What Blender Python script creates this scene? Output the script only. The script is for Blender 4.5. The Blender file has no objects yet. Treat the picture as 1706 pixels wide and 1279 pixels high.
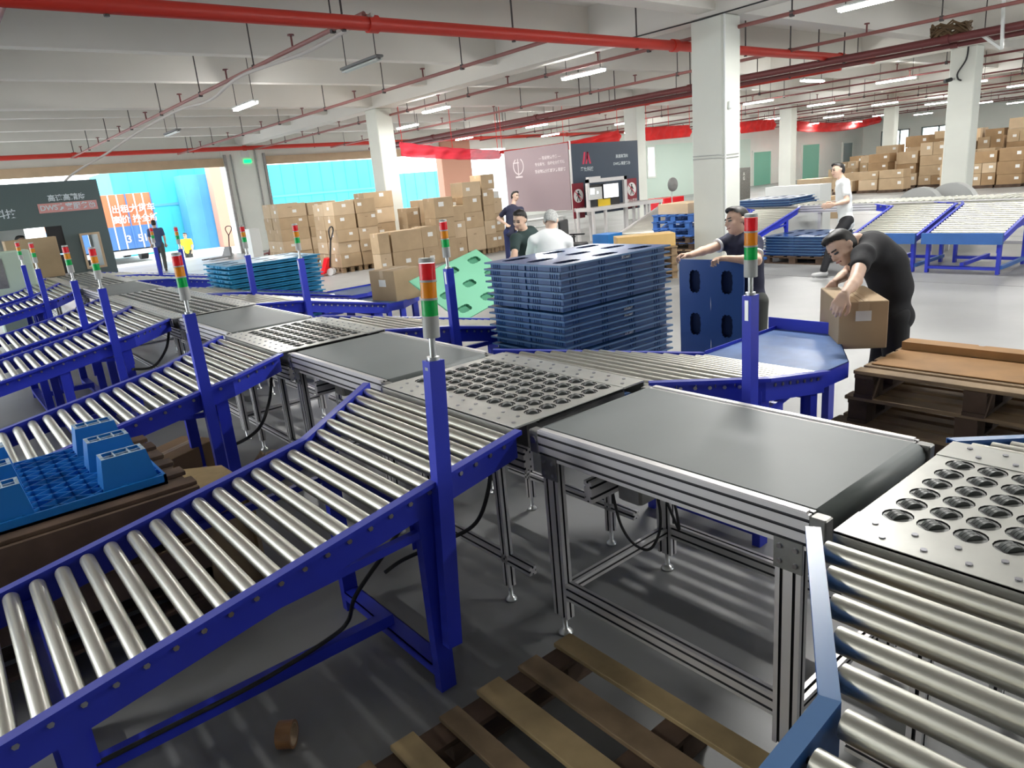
import bpy, math, random
import numpy as np
from mathutils import Vector, Matrix
random.seed(7)
SC = bpy.context.scene
COL = SC.collection
# ------------------------------------------------------------------ camera
CAM_Z = 1.9
FPX = 1175.55
RM = np.array([[0.7639897438, -0.6392813344, -0.0874016408],
               [-0.2417450404, -0.1580109410, -0.9573880498],
               [0.5982298946, 0.7525635641, -0.2752618304]])
cd = bpy.data.cameras.new('camera'); cam = bpy.data.objects.new('camera', cd); COL.objects.link(cam)
cd.sensor_width = 36.0; cd.lens = 36.0 * FPX / 1706.0; cd.clip_start = 0.05; cd.clip_end = 400
_r, _u, _b = Vector(RM[0]), Vector(-RM[1]), Vector(-RM[2])
cam.matrix_world = Matrix(((_r.x, _u.x, _b.x, 0), (_r.y, _u.y, _b.y, 0), (_r.z, _u.z, _b.z, CAM_Z), (0, 0, 0, 1)))
SC.camera = cam
# ------------------------------------------------------------------ view, sky
SC.view_settings.view_transform = 'Standard'; SC.view_settings.look = 'None'
SC.view_settings.gamma = 1.0; SC.view_settings.use_curve_mapping = False
SC.view_settings.exposure = 0.88
SC.cycles.use_denoising = True
SC.cycles.max_bounces = 7; SC.cycles.diffuse_bounces = 4; SC.cycles.glossy_bounces = 3
SC.cycles.transmission_bounces = 4; SC.cycles.transparent_max_bounces = 6
SC.cycles.sample_clamp_indirect = 6.0; SC.cycles.caustics_reflective = False; SC.cycles.caustics_refractive = False
W = bpy.data.worlds.new('world'); SC.world = W; W.use_nodes = True
_n = W.node_tree.nodes; _bg = _n.get('Background') or _n.new('ShaderNodeBackground')
_bg.inputs[0].default_value = (0.90, 0.96, 1.0, 1); _bg.inputs[1].default_value = 3.0
LIGHT_POWER = 95.0      # each lit tube fitting
# pixel of the photograph (1706 x 1279) to a point on a plane of the place
def ray(p): return RM.T @ np.array([p[0] - 853.0, p[1] - 639.5, FPX])
def atz(p, z): q = ray(p); t = (z - CAM_Z) / q[2]; return Vector((t * q[0], t * q[1], z))
def aty(p, y): q = ray(p); t = y / q[1]; return Vector((t * q[0], y, CAM_Z + t * q[2]))
def atx(p, x): q = ray(p); t = x / q[0]; return Vector((x, t * q[1], CAM_Z + t * q[2]))
# ------------------------------------------------------------------ materials
MATS = {}
def mat(name, col, rough=0.6, metal=0.0, var=0.0, scale=8.0, bump=0.0, bscale=60.0, emit=None, es=0.0, trans=0.0, alpha=1.0, stretch=None, col2=None, coat=0.0):
    m = bpy.data.materials.new(name); m.use_nodes = True
    nt = m.node_tree; b = nt.nodes.get('Principled BSDF')
    b.inputs['Base Color'].default_value = (*col, 1); b.inputs['Roughness'].default_value = rough
    b.inputs['Metallic'].default_value = metal; b.inputs['Alpha'].default_value = alpha
    if coat: b.inputs['Coat Weight'].default_value = coat
    if trans: b.inputs['Transmission Weight'].default_value = trans
    if emit: b.inputs['Emission Color'].default_value = (*emit, 1); b.inputs['Emission Strength'].default_value = es
    if var or bump:
        tc = nt.nodes.new('ShaderNodeTexCoord'); mp = nt.nodes.new('ShaderNodeMapping')
        nt.links.new(tc.outputs['Object'], mp.inputs[0])
        if stretch: mp.inputs['Scale'].default_value = stretch
    if var:
        no = nt.nodes.new('ShaderNodeTexNoise'); no.inputs['Scale'].default_value = scale; no.inputs['Detail'].default_value = 5
        nt.links.new(mp.outputs[0], no.inputs['Vector'])
        r = nt.nodes.new('ShaderNodeValToRGB'); r.color_ramp.elements[0].position = 0.3; r.color_ramp.elements[1].position = 0.7
        c2 = col2 or tuple(max(0, c * (1 - var)) for c in col)
        r.color_ramp.elements[0].color = (*c2, 1)
        r.color_ramp.elements[1].color = (*[min(1, c * (1 + (0 if col2 else var * 0.6))) for c in col], 1)
        nt.links.new(no.outputs['Fac'], r.inputs[0]); nt.links.new(r.outputs[0], b.inputs['Base Color'])
    if bump:
        n2 = nt.nodes.new('ShaderNodeTexNoise'); n2.inputs['Scale'].default_value = bscale
        nt.links.new(mp.outputs[0], n2.inputs['Vector'])
        bu = nt.nodes.new('ShaderNodeBump'); bu.inputs['Strength'].default_value = bump; bu.inputs['Distance'].default_value = 0.01
        nt.links.new(n2.outputs['Fac'], bu.inputs['Height']); nt.links.new(bu.outputs[0], b.inputs['Normal'])
    MATS[name] = m; return m
mat('floor', (0.305, 0.31, 0.31), 0.42, var=0.22, scale=0.6, bump=0.06, bscale=20)
mat('joint', (0.20, 0.20, 0.20), 0.7)
mat('ceiling', (0.76, 0.735, 0.69), 0.85, var=0.06, scale=0.5)
mat('column', (0.80, 0.82, 0.76), 0.75, var=0.05, scale=1.0)
mat('wall_white', (0.82, 0.85, 0.80), 0.8, var=0.05, scale=0.5)
mat('wall_mint', (0.68, 0.82, 0.74), 0.7)
mat('door_green', (0.20, 0.52, 0.38), 0.5)
mat('door_dark', (0.16, 0.20, 0.19), 0.5)
mat('blue', (0.030, 0.050, 0.62), 0.38, var=0.10, scale=3)
mat('steelblue', (0.045, 0.16, 0.50), 0.42, var=0.15, scale=3)
mat('plate_blue', (0.10, 0.20, 0.45), 0.35, var=0.3, scale=5)
mat('bolt', (0.50, 0.50, 0.55), 0.3, 1.0)
mat('blue_rim', (0.12, 0.14, 0.60), 0.28)  # lighter than the rail: flange highlight put into the colour
mat('steelblue_rim', (0.13, 0.27, 0.56), 0.3)  # steel blue rails likewise, highlight on the flange painted in
mat('roller', (0.80, 0.79, 0.72), 0.36, 1.0, var=0.06, scale=3)
mat('roller_dull', (0.52, 0.52, 0.46), 0.42, 1.0)
mat('alu', (0.78, 0.76, 0.76), 0.42, 0.40, var=0.06, scale=3)
mat('slot', (0.05, 0.05, 0.055), 0.7)
mat('belt', (0.225, 0.25, 0.25), 0.5, var=0.12, scale=1.2)
mat('deck', (0.68, 0.68, 0.64), 0.38, 0.55, var=0.10, scale=6)
mat('wheel', (0.13, 0.14, 0.135), 0.4)
mat('pod', (0.36, 0.37, 0.36), 0.4, 0.4)
mat('black', (0.02, 0.02, 0.022), 0.5)
mat('bracket', (0.30, 0.30, 0.29), 0.45, 0.7, var=0.2, scale=12)
mat('red_pipe', (0.62, 0.035, 0.02), 0.4)
mat('maroon', (0.16, 0.035, 0.035), 0.5)
mat('pink_pipe', (0.30, 0.11, 0.10), 0.55)
mat('grey_hose', (0.55, 0.50, 0.47), 0.6)
mat('dark_rod', (0.06, 0.05, 0.05), 0.6)
mat('tube_on', (1, 1, 1), 0.5, emit=(1, 1, 0.96), es=85.0)
mat('tube_off', (0.62, 0.64, 0.62), 0.3)
mat('fixture', (0.70, 0.71, 0.70), 0.5)
mat('fixture_dark', (0.20, 0.20, 0.20), 0.5)
def lens(name, col):
    m = mat(name, col, 0.25, coat=0.6); nt = m.node_tree; b = nt.nodes['Principled BSDF']; o = nt.nodes['Material Output']
    tr = nt.nodes.new('ShaderNodeBsdfTranslucent'); tr.inputs[0].default_value = (*col, 1); mx = nt.nodes.new('ShaderNodeMixShader'); mx.inputs[0].default_value = 0.42
    nt.links.new(b.outputs[0], mx.inputs[1]); nt.links.new(tr.outputs[0], mx.inputs[2]); nt.links.new(mx.outputs[0], o.inputs[0])
lens('lens_red', (1.0, 0.03, 0.05))
lens('lens_amber', (1.0, 0.46, 0.02))
lens('lens_green', (0.0, 0.66, 0.16))
mat('grey_plastic', (0.50, 0.51, 0.50), 0.4)
mat('zinc', (0.72, 0.73, 0.72), 0.3, 0.9)
mat('carton', (0.50, 0.365, 0.225), 0.8, var=0.10, scale=3)
mat('carton_pale', (0.60, 0.455, 0.30), 0.8, var=0.08, scale=3)
mat('carton_dark', (0.36, 0.23, 0.12), 0.8, var=0.12, scale=3)
mat('carton_yellow', (0.78, 0.52, 0.20), 0.7, var=0.08, scale=3)
mat('tape', (0.58, 0.44, 0.28), 0.35)
mat('tape_gap', (0.20, 0.12, 0.07), 0.8)
mat('paper', (0.85, 0.85, 0.83), 0.6)
mat('wood', (0.34, 0.235, 0.135), 0.75, var=0.35, scale=6, stretch=(1, 1, 6))
mat('wood_dark', (0.12, 0.075, 0.05), 0.8, var=0.4, scale=6)
mat('wood_pale', (0.50, 0.37, 0.19), 0.75, var=0.25, scale=6)
mat('pallet_cup_shade', (0.006, 0.02, 0.075), 0.8)  # hole walls and floors darkened, shade inside the holes put into the colour
mat('pallet_mid', (0.055, 0.14, 0.42), 0.4)
mat('green_cup_shade', (0.10, 0.36, 0.22), 0.8)  # darker green inside the holes, shade painted in
mat('pallet_edge_lit', (0.10, 0.22, 0.42), 0.35)  # lip lighter than the deck, light on the edge put into the colour
mat('pallet_navy', (0.018, 0.085, 0.27), 0.35, var=0.12, scale=4, coat=0.25)
mat('pallet_blue', (0.01, 0.20, 0.62), 0.45, var=0.1, scale=4)
mat('pallet_cyan', (0.01, 0.33, 0.62), 0.4, var=0.1, scale=4)
mat('pallet_green', (0.28, 0.72, 0.48), 0.5)
mat('white_mark', (0.75, 0.80, 0.85), 0.6)
mat('cyan_tarp', (0.06, 0.56, 0.66), 0.7, var=0.12, scale=0.6)
mat('sky_tarp', (0.09, 0.36, 0.66), 0.7, var=0.12, scale=0.6)
mat('outside', (0.80, 0.80, 0.78), 0.8)
mat('pink_wall', (0.58, 0.31, 0.22), 0.8)
mat('banner_dark', (0.105, 0.145, 0.145), 0.55)
mat('banner_navy', (0.045, 0.07, 0.11), 0.5)
mat('banner_mauve', (0.34, 0.26, 0.28), 0.55)
mat('sheer_cloth', (0.88, 0.05, 0.09), 0.7, alpha=0.82)
mat('red_cloth', (0.85, 0.03, 0.03), 0.7, var=0.15, scale=2)
mat('glass', (0.9, 0.97, 0.97), 0.05, trans=0.9)
mat('white_paint', (0.82, 0.84, 0.82), 0.5)
mat('yellow', (0.90, 0.62, 0.02), 0.5)
def L(*names): return [MATS[n] for n in names]
# ------------------------------------------------------------------ mesh builder
class MB:
    def __init__(s): s.v = []; s.f = []; s.mi = []; s.sm = []
    def add(s, vs, fs, mi=0, sm=False):
        o = len(s.v); s.v += [tuple(v) for v in vs]
        for f in fs: s.f.append([i + o for i in f]); s.mi.append(mi); s.sm.append(sm)
    def box(s, x0, x1, y0, y1, z0, z1, mi=0, M=None, bev=0.0):
        if bev:
            a = bev; vs = []
            for z, k in ((z0, a), (z0 + a, 0), (z1 - a, 0), (z1, a)):
                for (x, y, dx, dy) in ((x0, y0, 1, 0), (x0, y0, 0, 1), (x0, y1, 0, -1), (x0, y1, 1, 0), (x1, y1, -1, 0), (x1, y1, 0, -1), (x1, y0, 0, 1), (x1, y0, -1, 0)):
                    sx = 1 if x == x0 else -1; sy = 1 if y == y0 else -1
                    vs.append((x + sx * (k + (a if dx else 0)), y + sy * (k + (a if dy else 0)), z))
            fs = [list(range(8))]
            for r in range(3):
                for i in range(8): j = (i + 1) % 8; fs.append([r * 8 + i, (r + 1) * 8 + i, (r + 1) * 8 + j, r * 8 + j])
            fs.append(list(range(31, 23, -1)))
        else:
            vs = [(x0, y0, z0), (x1, y0, z0), (x1, y1, z0), (x0, y1, z0), (x0, y0, z1), (x1, y0, z1), (x1, y1, z1), (x0, y1, z1)]
            fs = [(0, 3, 2, 1), (4, 5, 6, 7), (0, 1, 5, 4), (1, 2, 6, 5), (2, 3, 7, 6), (3, 0, 4, 7)]
        if M is not None: vs = [M @ Vector(v) for v in vs]
        s.add(vs, fs, mi)
    def frame(s, p0, p1, up=(0, 0, 1)):
        a = Vector(p0); b = Vector(p1); d = (b - a).normalized(); u = Vector(up)
        if abs(d.dot(u)) > 0.98: u = Vector((0, 1, 0))
        sx = d.cross(u).normalized(); sz = sx.cross(d).normalized()
        return a, b, sx, sz
    def extr(s, prof, p0, p1, mi=0, up=(0, 0, 1), caps=True, mis=None):
        a, b, sx, sz = s.frame(p0, p1, up); n = len(prof)
        vs = [a + sx * x + sz * z for x, z in prof] + [b + sx * x + sz * z for x, z in prof]
        for i in range(n):
            j = (i + 1) % n; s.add([vs[i], vs[j], vs[n + j], vs[n + i]], [(0, 3, 2, 1)], mis[i] if mis else mi)
        if caps: s.add(vs[:n], [list(range(n))], mi); s.add(vs[n:], [list(range(n - 1, -1, -1))], mi)
    def bar(s, p0, p1, w, h, mi=0, up=(0, 0, 1)):
        s.extr([(-w / 2, -h / 2), (w / 2, -h / 2), (w / 2, h / 2), (-w / 2, h / 2)], p0, p1, mi, up)
    def alu(s, p0, p1, w, h, nw=1, nh=1, mi=0, ms=1, up=(0, 0, 1)):
        # aluminium extrusion: T-slots cut into each face
        g = 0.010; d = 0.008; prof = []; mis = []
        def side(ax, ay, bx, by, n):
            L_ = math.hypot(bx - ax, by - ay); ux, uy = (bx - ax) / L_, (by - ay) / L_; nx, ny = -uy, ux
            pts = [(ax, ay)]; m = []
            for k in range(n):
                c = L_ * (k + 0.5) / n
                for (t, q) in ((c - g / 2, 0), (c - g / 2, d), (c + g / 2, d), (c + g / 2, 0)):
                    pts.append((ax + ux * t + nx * q, ay + uy * t + ny * q))
                m += [mi, ms, ms, ms]
            m.append(mi); return pts, m
        cs = [(-w / 2, -h / 2), (w / 2, -h / 2), (w / 2, h / 2), (-w / 2, h / 2)]
        for k, n in enumerate((nw, nh, nw, nh)):
            p, m = side(*cs[k], *cs[(k + 1) % 4], n); prof += p; mis += m
        s.extr(prof, p0, p1, mi, up, mis=mis)
    def cyl(s, p0, p1, r0, r1=None, n=16, mi=0, caps=True, sm=True, capmi=None):
        r1 = r0 if r1 is None else r1; a, b, sx, sz = s.frame(p0, p1)
        ring = lambda c, r: [c + sx * (r * math.cos(2 * math.pi * i / n)) + sz * (r * math.sin(2 * math.pi * i / n)) for i in range(n)]
        A, B = ring(a, r0), ring(b, r1)
        s.add(A + B, [(i, n + i, n + (i + 1) % n, (i + 1) % n) for i in range(n)], mi, sm)
        cm = mi if capmi is None else capmi
        if caps: s.add(A, [list(range(n))], cm); s.add(B, [list(range(n - 1, -1, -1))], cm)
    def lathe(s, c, prof, n=20, mi=0, axis='z', sm=True):
        c = Vector(c); vs = []
        for r, h in prof:
            for i in range(n):
                t = 2 * math.pi * i / n; x, y = r * math.cos(t), r * math.sin(t)
                vs.append(c + (Vector((x, y, h)) if axis == 'z' else Vector((h, x, y)) if axis == 'x' else Vector((x, h, y))))
        fs = [(k * n + i, k * n + (i + 1) % n, (k + 1) * n + (i + 1) % n, (k + 1) * n + i) for k in range(len(prof) - 1) for i in range(n)]
        s.add(vs, fs, mi, sm)
    def tube(s, pts, r, n=8, mi=0, smooth_steps=0):
        P = [Vector(p) for p in pts]
        if smooth_steps:
            Q = []
            for i in range(len(P) - 1):
                p0 = P[max(i - 1, 0)]; p1 = P[i]; p2 = P[i + 1]; p3 = P[min(i + 2, len(P) - 1)]
                for k in range(smooth_steps):
                    t = k / smooth_steps
                    Q.append(0.5 * ((2 * p1) + (p2 - p0) * t + (2 * p0 - 5 * p1 + 4 * p2 - p3) * t * t + (3 * p1 - p0 - 3 * p2 + p3) * t ** 3))
            P = Q + [P[-1]]
        vs = []; nrm = None
        for i, p in enumerate(P):
            d = (P[min(i + 1, len(P) - 1)] - P[max(i - 1, 0)]).normalized()
            if nrm is None: nrm = d.orthogonal().normalized()
            nrm = (nrm - d * nrm.dot(d)).normalized(); bn = d.cross(nrm)
            vs += [p + nrm * (r * math.cos(2 * math.pi * k / n)) + bn * (r * math.sin(2 * math.pi * k / n)) for k in range(n)]
        fs = [(i * n + k, i * n + (k + 1) % n, (i + 1) * n + (k + 1) % n, (i + 1) * n + k) for i in range(len(P) - 1) for k in range(n)]
        s.add(vs, fs, mi, True); s.add(vs[:n], [list(range(n - 1, -1, -1))], mi); s.add(vs[-n:], [list(range(n))], mi)
    def prism(s, poly, z0, z1, mi=0, M=None):
        n = len(poly); vs = [(x, y, z0) for x, y in poly] + [(x, y, z1) for x, y in poly]
        if M is not None: vs = [M @ Vector(v) for v in vs]
        s.add(vs, [list(range(n - 1, -1, -1)), list(range(n, 2 * n))] + [(i, (i + 1) % n, n + (i + 1) % n, n + i) for i in range(n)], mi)
    def mesh(s, name, mats, off=(0, 0, 0)):
        me = bpy.data.meshes.new(name); ox, oy, oz = off
        me.from_pydata([(x - ox, y - oy, z - oz) for x, y, z in s.v], [], s.f)
        for m in mats: me.materials.append(m)
        me.polygons.foreach_set('material_index', s.mi); me.polygons.foreach_set('use_smooth', s.sm)
        me.update(); return me
    def build(s, name, mats, parent=None, world=True):
        if isinstance(mats, str): mats = L(mats)
        elif isinstance(mats, tuple): mats = L(*mats)
        if parent is not None:
            off = WPOS[parent.name] if world else (0, 0, 0)
            ob = bpy.data.objects.new(name, s.mesh(name, mats, off)); ob.parent = parent; COL.objects.link(ob)
            WPOS[ob.name] = off if world else (0, 0, 0); return ob
        xs, ys, zs = zip(*s.v); off = ((min(xs) + max(xs)) / 2, (min(ys) + max(ys)) / 2, min(zs)) if world else (0, 0, 0)
        ob = bpy.data.objects.new(name, s.mesh(name, mats, off)); ob.location = off; COL.objects.link(ob); WPOS[ob.name] = off
        return ob
WPOS = {}
def thing(name, label, cat, loc=(0, 0, 0), rz=0.0, group=None):
    o = bpy.data.objects.new(name, None); o.empty_display_size = 0.1; COL.objects.link(o); o.location = loc; o.rotation_euler = (0, 0, rz)
    WPOS[o.name] = tuple(loc); return tag(o, label, cat, group)
def tag(o, label, cat, group=None, kind=None):
    o['label'] = label; o['category'] = cat
    if group: o['group'] = group
    if kind: o['kind'] = kind
    return o
def struct(o): o['kind'] = 'structure'; return o
def inst(name, me, parent, loc=(0, 0, 0), rot=(0, 0, 0)):
    o = bpy.data.objects.new(name, me); o.parent = parent; o.location = loc; o.rotation_euler = rot; COL.objects.link(o); return o
def copy_tree(o, parent=None, loc=None, rz=None, label=None):
    c = o.copy(); COL.objects.link(c); c.parent = parent
    if loc is not None: c.location = loc; WPOS[c.name] = tuple(loc)
    if rz is not None: c.rotation_euler = (0, 0, rz)
    if label: c['label'] = label
    for ch in list(o.children): copy_tree(ch, c)
    return c
LINE_FONT_Z = 0
def text(name, body, parent, M, size, m, extrude=0.001, xscale=1.0, bold=0.0):
    cu = bpy.data.curves.new(name, 'FONT'); cu.body = body; cu.size = size; cu.extrude = extrude; cu.align_x = 'CENTER'; cu.align_y = 'CENTER'
    cu.offset = bold; cu.materials.append(MATS[m])
    o = bpy.data.objects.new(name, cu); COL.objects.link(o); o.parent = parent
    bpy.context.view_layer.update(); me = bpy.data.meshes.new_from_object(o.evaluated_get(bpy.context.evaluated_depsgraph_get()))
    bpy.data.objects.remove(o); o = bpy.data.objects.new(name, me); COL.objects.link(o); o.parent = parent
    off = Vector(WPOS[parent.name]); me.transform(Matrix.Translation(-off) @ M @ Matrix.Diagonal((xscale, 1, 1, 1))); return o
def face_M(origin, right, up):   # a frame on an upright face: text x along right, y along up
    r = Vector(right).normalized(); u = Vector(up).normalized(); n = r.cross(u)
    return Matrix(((r.x, u.x, n.x, origin[0]), (r.y, u.y, n.y, origin[1]), (r.z, u.z, n.z, origin[2]), (0, 0, 0, 1)))
# ================================================================== the building
b = MB(); b.box(-8, 66, -14, 31.2, -0.2, 0); struct(b.build('floor', 'floor'))
b = MB()
for y in (-4.2, 1.5, 7.2, 12.9, 18.6, 24.3): b.box(5.6, 66, y, y + 0.012, 0, 0.002)
for x in (10.9, 16.5, 22.1, 27.7, 33.3, 38.9, 44.5): b.box(x, x + 0.012, -14, 30, 0, 0.002)
struct(b.build('trim_1', 'joint'))                              # saw-cut joints of the floor slabs
b = MB(); b.box(-8, 66, -14, 31.2, 4.95, 5.15); struct(b.build('ceiling', 'ceiling'))
X0, Y0, DX, DY = 10.88, 7.37, 11.2, 11.39
CW, CD = 0.53, 0.62
for k in range(-7, 9):
    y = Y0 + k * DY / 4; deep = (k % 4 == 0); w = 0.36 if deep else 0.24
    b = MB(); b.box(-8, 66, y + 0.12, y + 0.12 + w, 4.28 if deep else 4.42, 4.96); struct(b.build('ceiling_beam', 'ceiling'))
for i in range(-1, 5):
    b = MB(); b.box(X0 + i * DX, X0 + i * DX + 0.5, -14, 30.2, 4.22, 4.97); struct(b.build('ceiling_beam', 'ceiling'))
for i in range(-1, 5):
    for j in range(-1, 2):
        if i == -1 and j >= 0: continue
        x, y = X0 + i * DX, Y0 + j * DY
        b = MB(); b.box(x, x + CW, y, y + CD, 0, 4.214, bev=0.02); struct(b.build('column', 'column'))
# back wall (y = 30.2) : two wide loading doors, pier, and the white wall to the right
YW = 30.2
b = MB(); b.box(-8, 25.0, YW, YW + 0.3, 3.62, 4.96); struct(b.build('wall_back', 'column'))
b = MB(); b.box(10.2, 11.9, YW - 0.25, YW + 0.35, 0, 4.3, bev=0.02); struct(b.build('wall_pier', 'column'))
b = MB(); b.box(10.2, 10.3, YW - 0.33, YW - 0.25, 0, 3.9); b.box(11.8, 11.9, YW - 0.33, YW - 0.25, 0, 3.9); struct(b.build('trim_2', 'bracket'))
b = MB(); b.box(-8, 10.2, YW - 0.22, YW - 0.02, 3.46, 3.78); b.box(11.9, 20.8, YW - 0.22, YW - 0.02, 3.46, 3.78); struct(b.build('door_1', 'carton_pale'))
b = MB(); b.box(20.8, 22.6, YW - 0.1, YW + 0.4, 0, 4.3); struct(b.build('wall_pier', 'pink_wall'))
b = MB(); b.box(25.0, 66, YW, YW + 0.3, 0, 4.96); struct(b.build('wall_right', 'wall_white'))
b = MB(); b.box(31.5, 48, YW - 0.02, YW, 0.0, 3.3); struct(b.build('trim_3', 'wall_mint'))
for k, (px, w, h, m) in enumerate(((1254, 2.3, 2.35, 'door_green'), (1335, 2.6, 2.6, 'door_green'), (1402, 1.6, 2.5, 'door_dark'))):
    x = aty((px, 290), YW).x
    b = MB(); b.box(x, x + w, YW - 0.06, YW, 0, h); struct(b.build('door_%d' % (k + 2), m))
    b2 = MB(); b2.box(x - 0.12, x, YW - 0.1, YW, 0, h + 0.12); b2.box(x + w, x + w + 0.12, YW - 0.1, YW, 0, h + 0.12); b2.box(x, x + w, YW - 0.1, YW, h, h + 0.12)
    struct(b2.build('trim_%d' % (k + 4), 'wall_white'))
# far wall (x = 65.5) with windows
XW = 65.5
b = MB(); b.box(XW, XW + 0.3, -14, YW, 0, 0.95); b.box(XW, XW + 0.3, -14, YW, 3.2, 4.96)
wins = [(26.4, 28.6), (21.6, 25.4), (9.6, 13.6), (14.8, 18.0)]
ys = sorted([-14.0] + [v for w in wins for v in w] + [YW])
for a, c in zip(ys[0::2], ys[1::2]): b.box(XW, XW + 0.3, a, c, 0.95, 3.2)
struct(b.build('wall_far', 'wall_white'))
for k, (a, c) in enumerate(wins):
    b = MB(); n = 3
    for i in range(n + 1): yy = a + (c - a) * i / n; b.box(XW - 0.02, XW + 0.1, yy - 0.05, yy + 0.05, 0.95, 3.2)
    b.box(XW - 0.02, XW + 0.1, a, c, 0.95, 1.05); b.box(XW - 0.02, XW + 0.1, a, c, 3.1, 3.2)
    f = struct(b.build('window_%d' % (k + 1), 'door_dark'))
    g = MB(); g.box(XW + 0.03, XW + 0.04, a, c, 1.0, 3.15); g.build('pane', 'glass', f)
b = MB(); b.box(-8.2, -8, -14, 6, 0, 4.96); b.box(-8.2, -8, 6, 30.2, 3.7, 4.96); b.box(-8.2, -8, 28.5, 30.2, 0, 4.96); b.box(-8.2, -8, 16.5, 17.5, 0, 4.96); struct(b.build('wall_left', 'wall_white'))  # openings in this unseen wall are added to let in soft daylight
b = MB(); b.box(-8, 8, -14.2, -14, 0, 4.96); b.box(8, 66, -14.2, -14, 3.9, 4.96); b.box(26, 66, -14.2, -14, 0, 4.0); b.box(8, 12, -14.2, -14, 0, 4.0); struct(b.build('wall_front', 'wall_white'))
b = MB(); b.box(-60, 110, 31.2, 120, -0.3, -0.05); b.box(-60, 110, -60, -14.2, -0.3, -0.05); b.box(-60, -8.2, -14.2, 31.2, -0.3, -0.05); struct(b.build('ground_outside', 'outside'))
# wide pipe of the sprinkler main
def pipe_thing(name, label, p0, p1, r, m, hang, group, drops=False):
    p0 = Vector(p0); p1 = Vector(p1); t = thing(name, label, 'pipe', p0, group=group)
    b = MB(); b.cyl(p0, p1, r, n=12); n = int((p1 - p0).length / 6)
    d = (p1 - p0).normalized()
    for i in range(1, n + 1): q = p0 + d * 6 * i; b.cyl(q - d * 0.07, q + d * 0.07, r * 1.25, n=12)
    b.build('pipe', m, t)
    for q, zt in hang:
        h = MB(); h.cyl((0, 0, -r * 0.2), (0, 0, zt - q.z), 0.014, n=6); h.cyl((-0.0, 0, -r - 0.02), (0, 0, -r), 0.03, n=8)
        h.box(-0.03, 0.03, -0.03, 0.03, zt - q.z - 0.02, zt - q.z)
        o = h.build('hanger', 'dark_rod', t, world=False); o.location = q - p0
    return t
hangs = [(Vector((x, 8.42, 3.92)), 4.95) for x in (2.0, 4.6, 7.3, 10.0, 13.2, 16.0)]
pipe_thing('fire_main_pipe', 'thick bright red fire main pipe crossing the ceiling in front of the square column', (-7, 8.42, 3.92), (18.6, 8.42, 3.92), 0.085, 'red_pipe', hangs, None)
pipe_thing('fire_main_pipe', 'red fire main pipe running above the loading doors', (-7, 29.6, 4.1), (34, 29.6, 4.1), 0.08, 'red_pipe', [(Vector((x, 29.6, 4.1)), 4.95) for x in (1, 5, 9, 14, 18, 23)], None)
pipe_thing('ceiling_pipe', 'thick maroon pipe under the ceiling beside the coiled cable', (16.3, -12, 3.8), (16.3, 29, 3.8), 0.075, 'maroon', [(Vector((16.3, y, 3.8)), 4.95) for y in (4, 8, 12, 16, 20)], None)
pipe_thing('ceiling_pipe', 'thinner maroon pipe alongside the thick maroon one', (16.75, -12, 3.72), (16.75, 29, 3.72), 0.05, 'maroon', [(Vector((16.75, y, 3.72)), 4.95) for y in (4, 9.5, 15)], None)
pipe_thing('ceiling_pipe', 'bright red pipe on the right running above the red banner', (18.2, 9, 3.82), (18.2, 29, 3.82), 0.05, 'red_pipe', [(Vector((18.2, y, 3.82)), 4.95) for y in (12, 17, 22)], None)
spr = [1.22, 4.9, 8.43, 11.35, 14.75, 19.6, 22.9, 26, 29.2, 32.4, 35.6, 38.8, 42, 46, 50, 54]
mhang = MB(); mhang.cyl((0, 0, 0), (0, 0, 1.0), 0.012, n=6); mhang.box(-0.03, 0.03, -0.03, 0.03, -0.05, 0.04); mhang = mhang.mesh('hanger', L('dark_rod'))
mhead = MB(); mhead.cyl((0, 0, 0), (0, 0, 0.17), 0.016, n=6); mhead.cyl((0, 0, 0.17), (0, 0, 0.19), 0.05, n=8); mhead = mhead.mesh('sprinkler_head', L('maroon'))
mdrop = MB(); mdrop.tube([(0, 0, 0.02), (0, 0.0, -0.02), (0.14, 0, -0.02), (0.14, 0, 0.5)], 0.014, n=6); mdrop = mdrop.mesh('branch_tube', L('dark_rod'))
ordn = ['first', 'second', 'third', 'fourth', 'fifth', 'sixth', 'seventh', 'eighth', 'ninth', 'tenth', 'eleventh', 'twelfth', 'thirteenth', 'fourteenth', 'fifteenth', 'sixteenth', 'seventeenth', 'eighteenth', 'nineteenth', 'twentieth']
for k, x in enumerate(spr):
    y0 = 8.42 if x == 4.9 or x == 8.43 else -12
    t = thing('sprinkler_pipe', 'thin brown sprinkler pipe along the ceiling, %s from the left' % ordn[k], 'pipe', (x, y0, 3.98), group=None)
    z = 3.98 + (0.05 if k % 2 else 0)
    b = MB(); b.cyl((x, y0, z), (x, 29.6, z), 0.032 if k < 6 else 0.027, n=8); b.build('pipe', 'pink_pipe' if k < 5 else 'maroon', t)
    yy = Y0 + 1.0 + (0.9 if k % 2 else 0) - (DY if y0 < 0 else 0)
    while yy < 29:
        if yy > y0 + 0.3:
            inst('hanger', mhang, t, (0, yy - y0, z - 3.98)); inst('sprinkler_head', mhead, t, (0, yy + 1.3 - y0, z - 3.98))
        yy += DY / 4 if x < 20 else DY / 2
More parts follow.
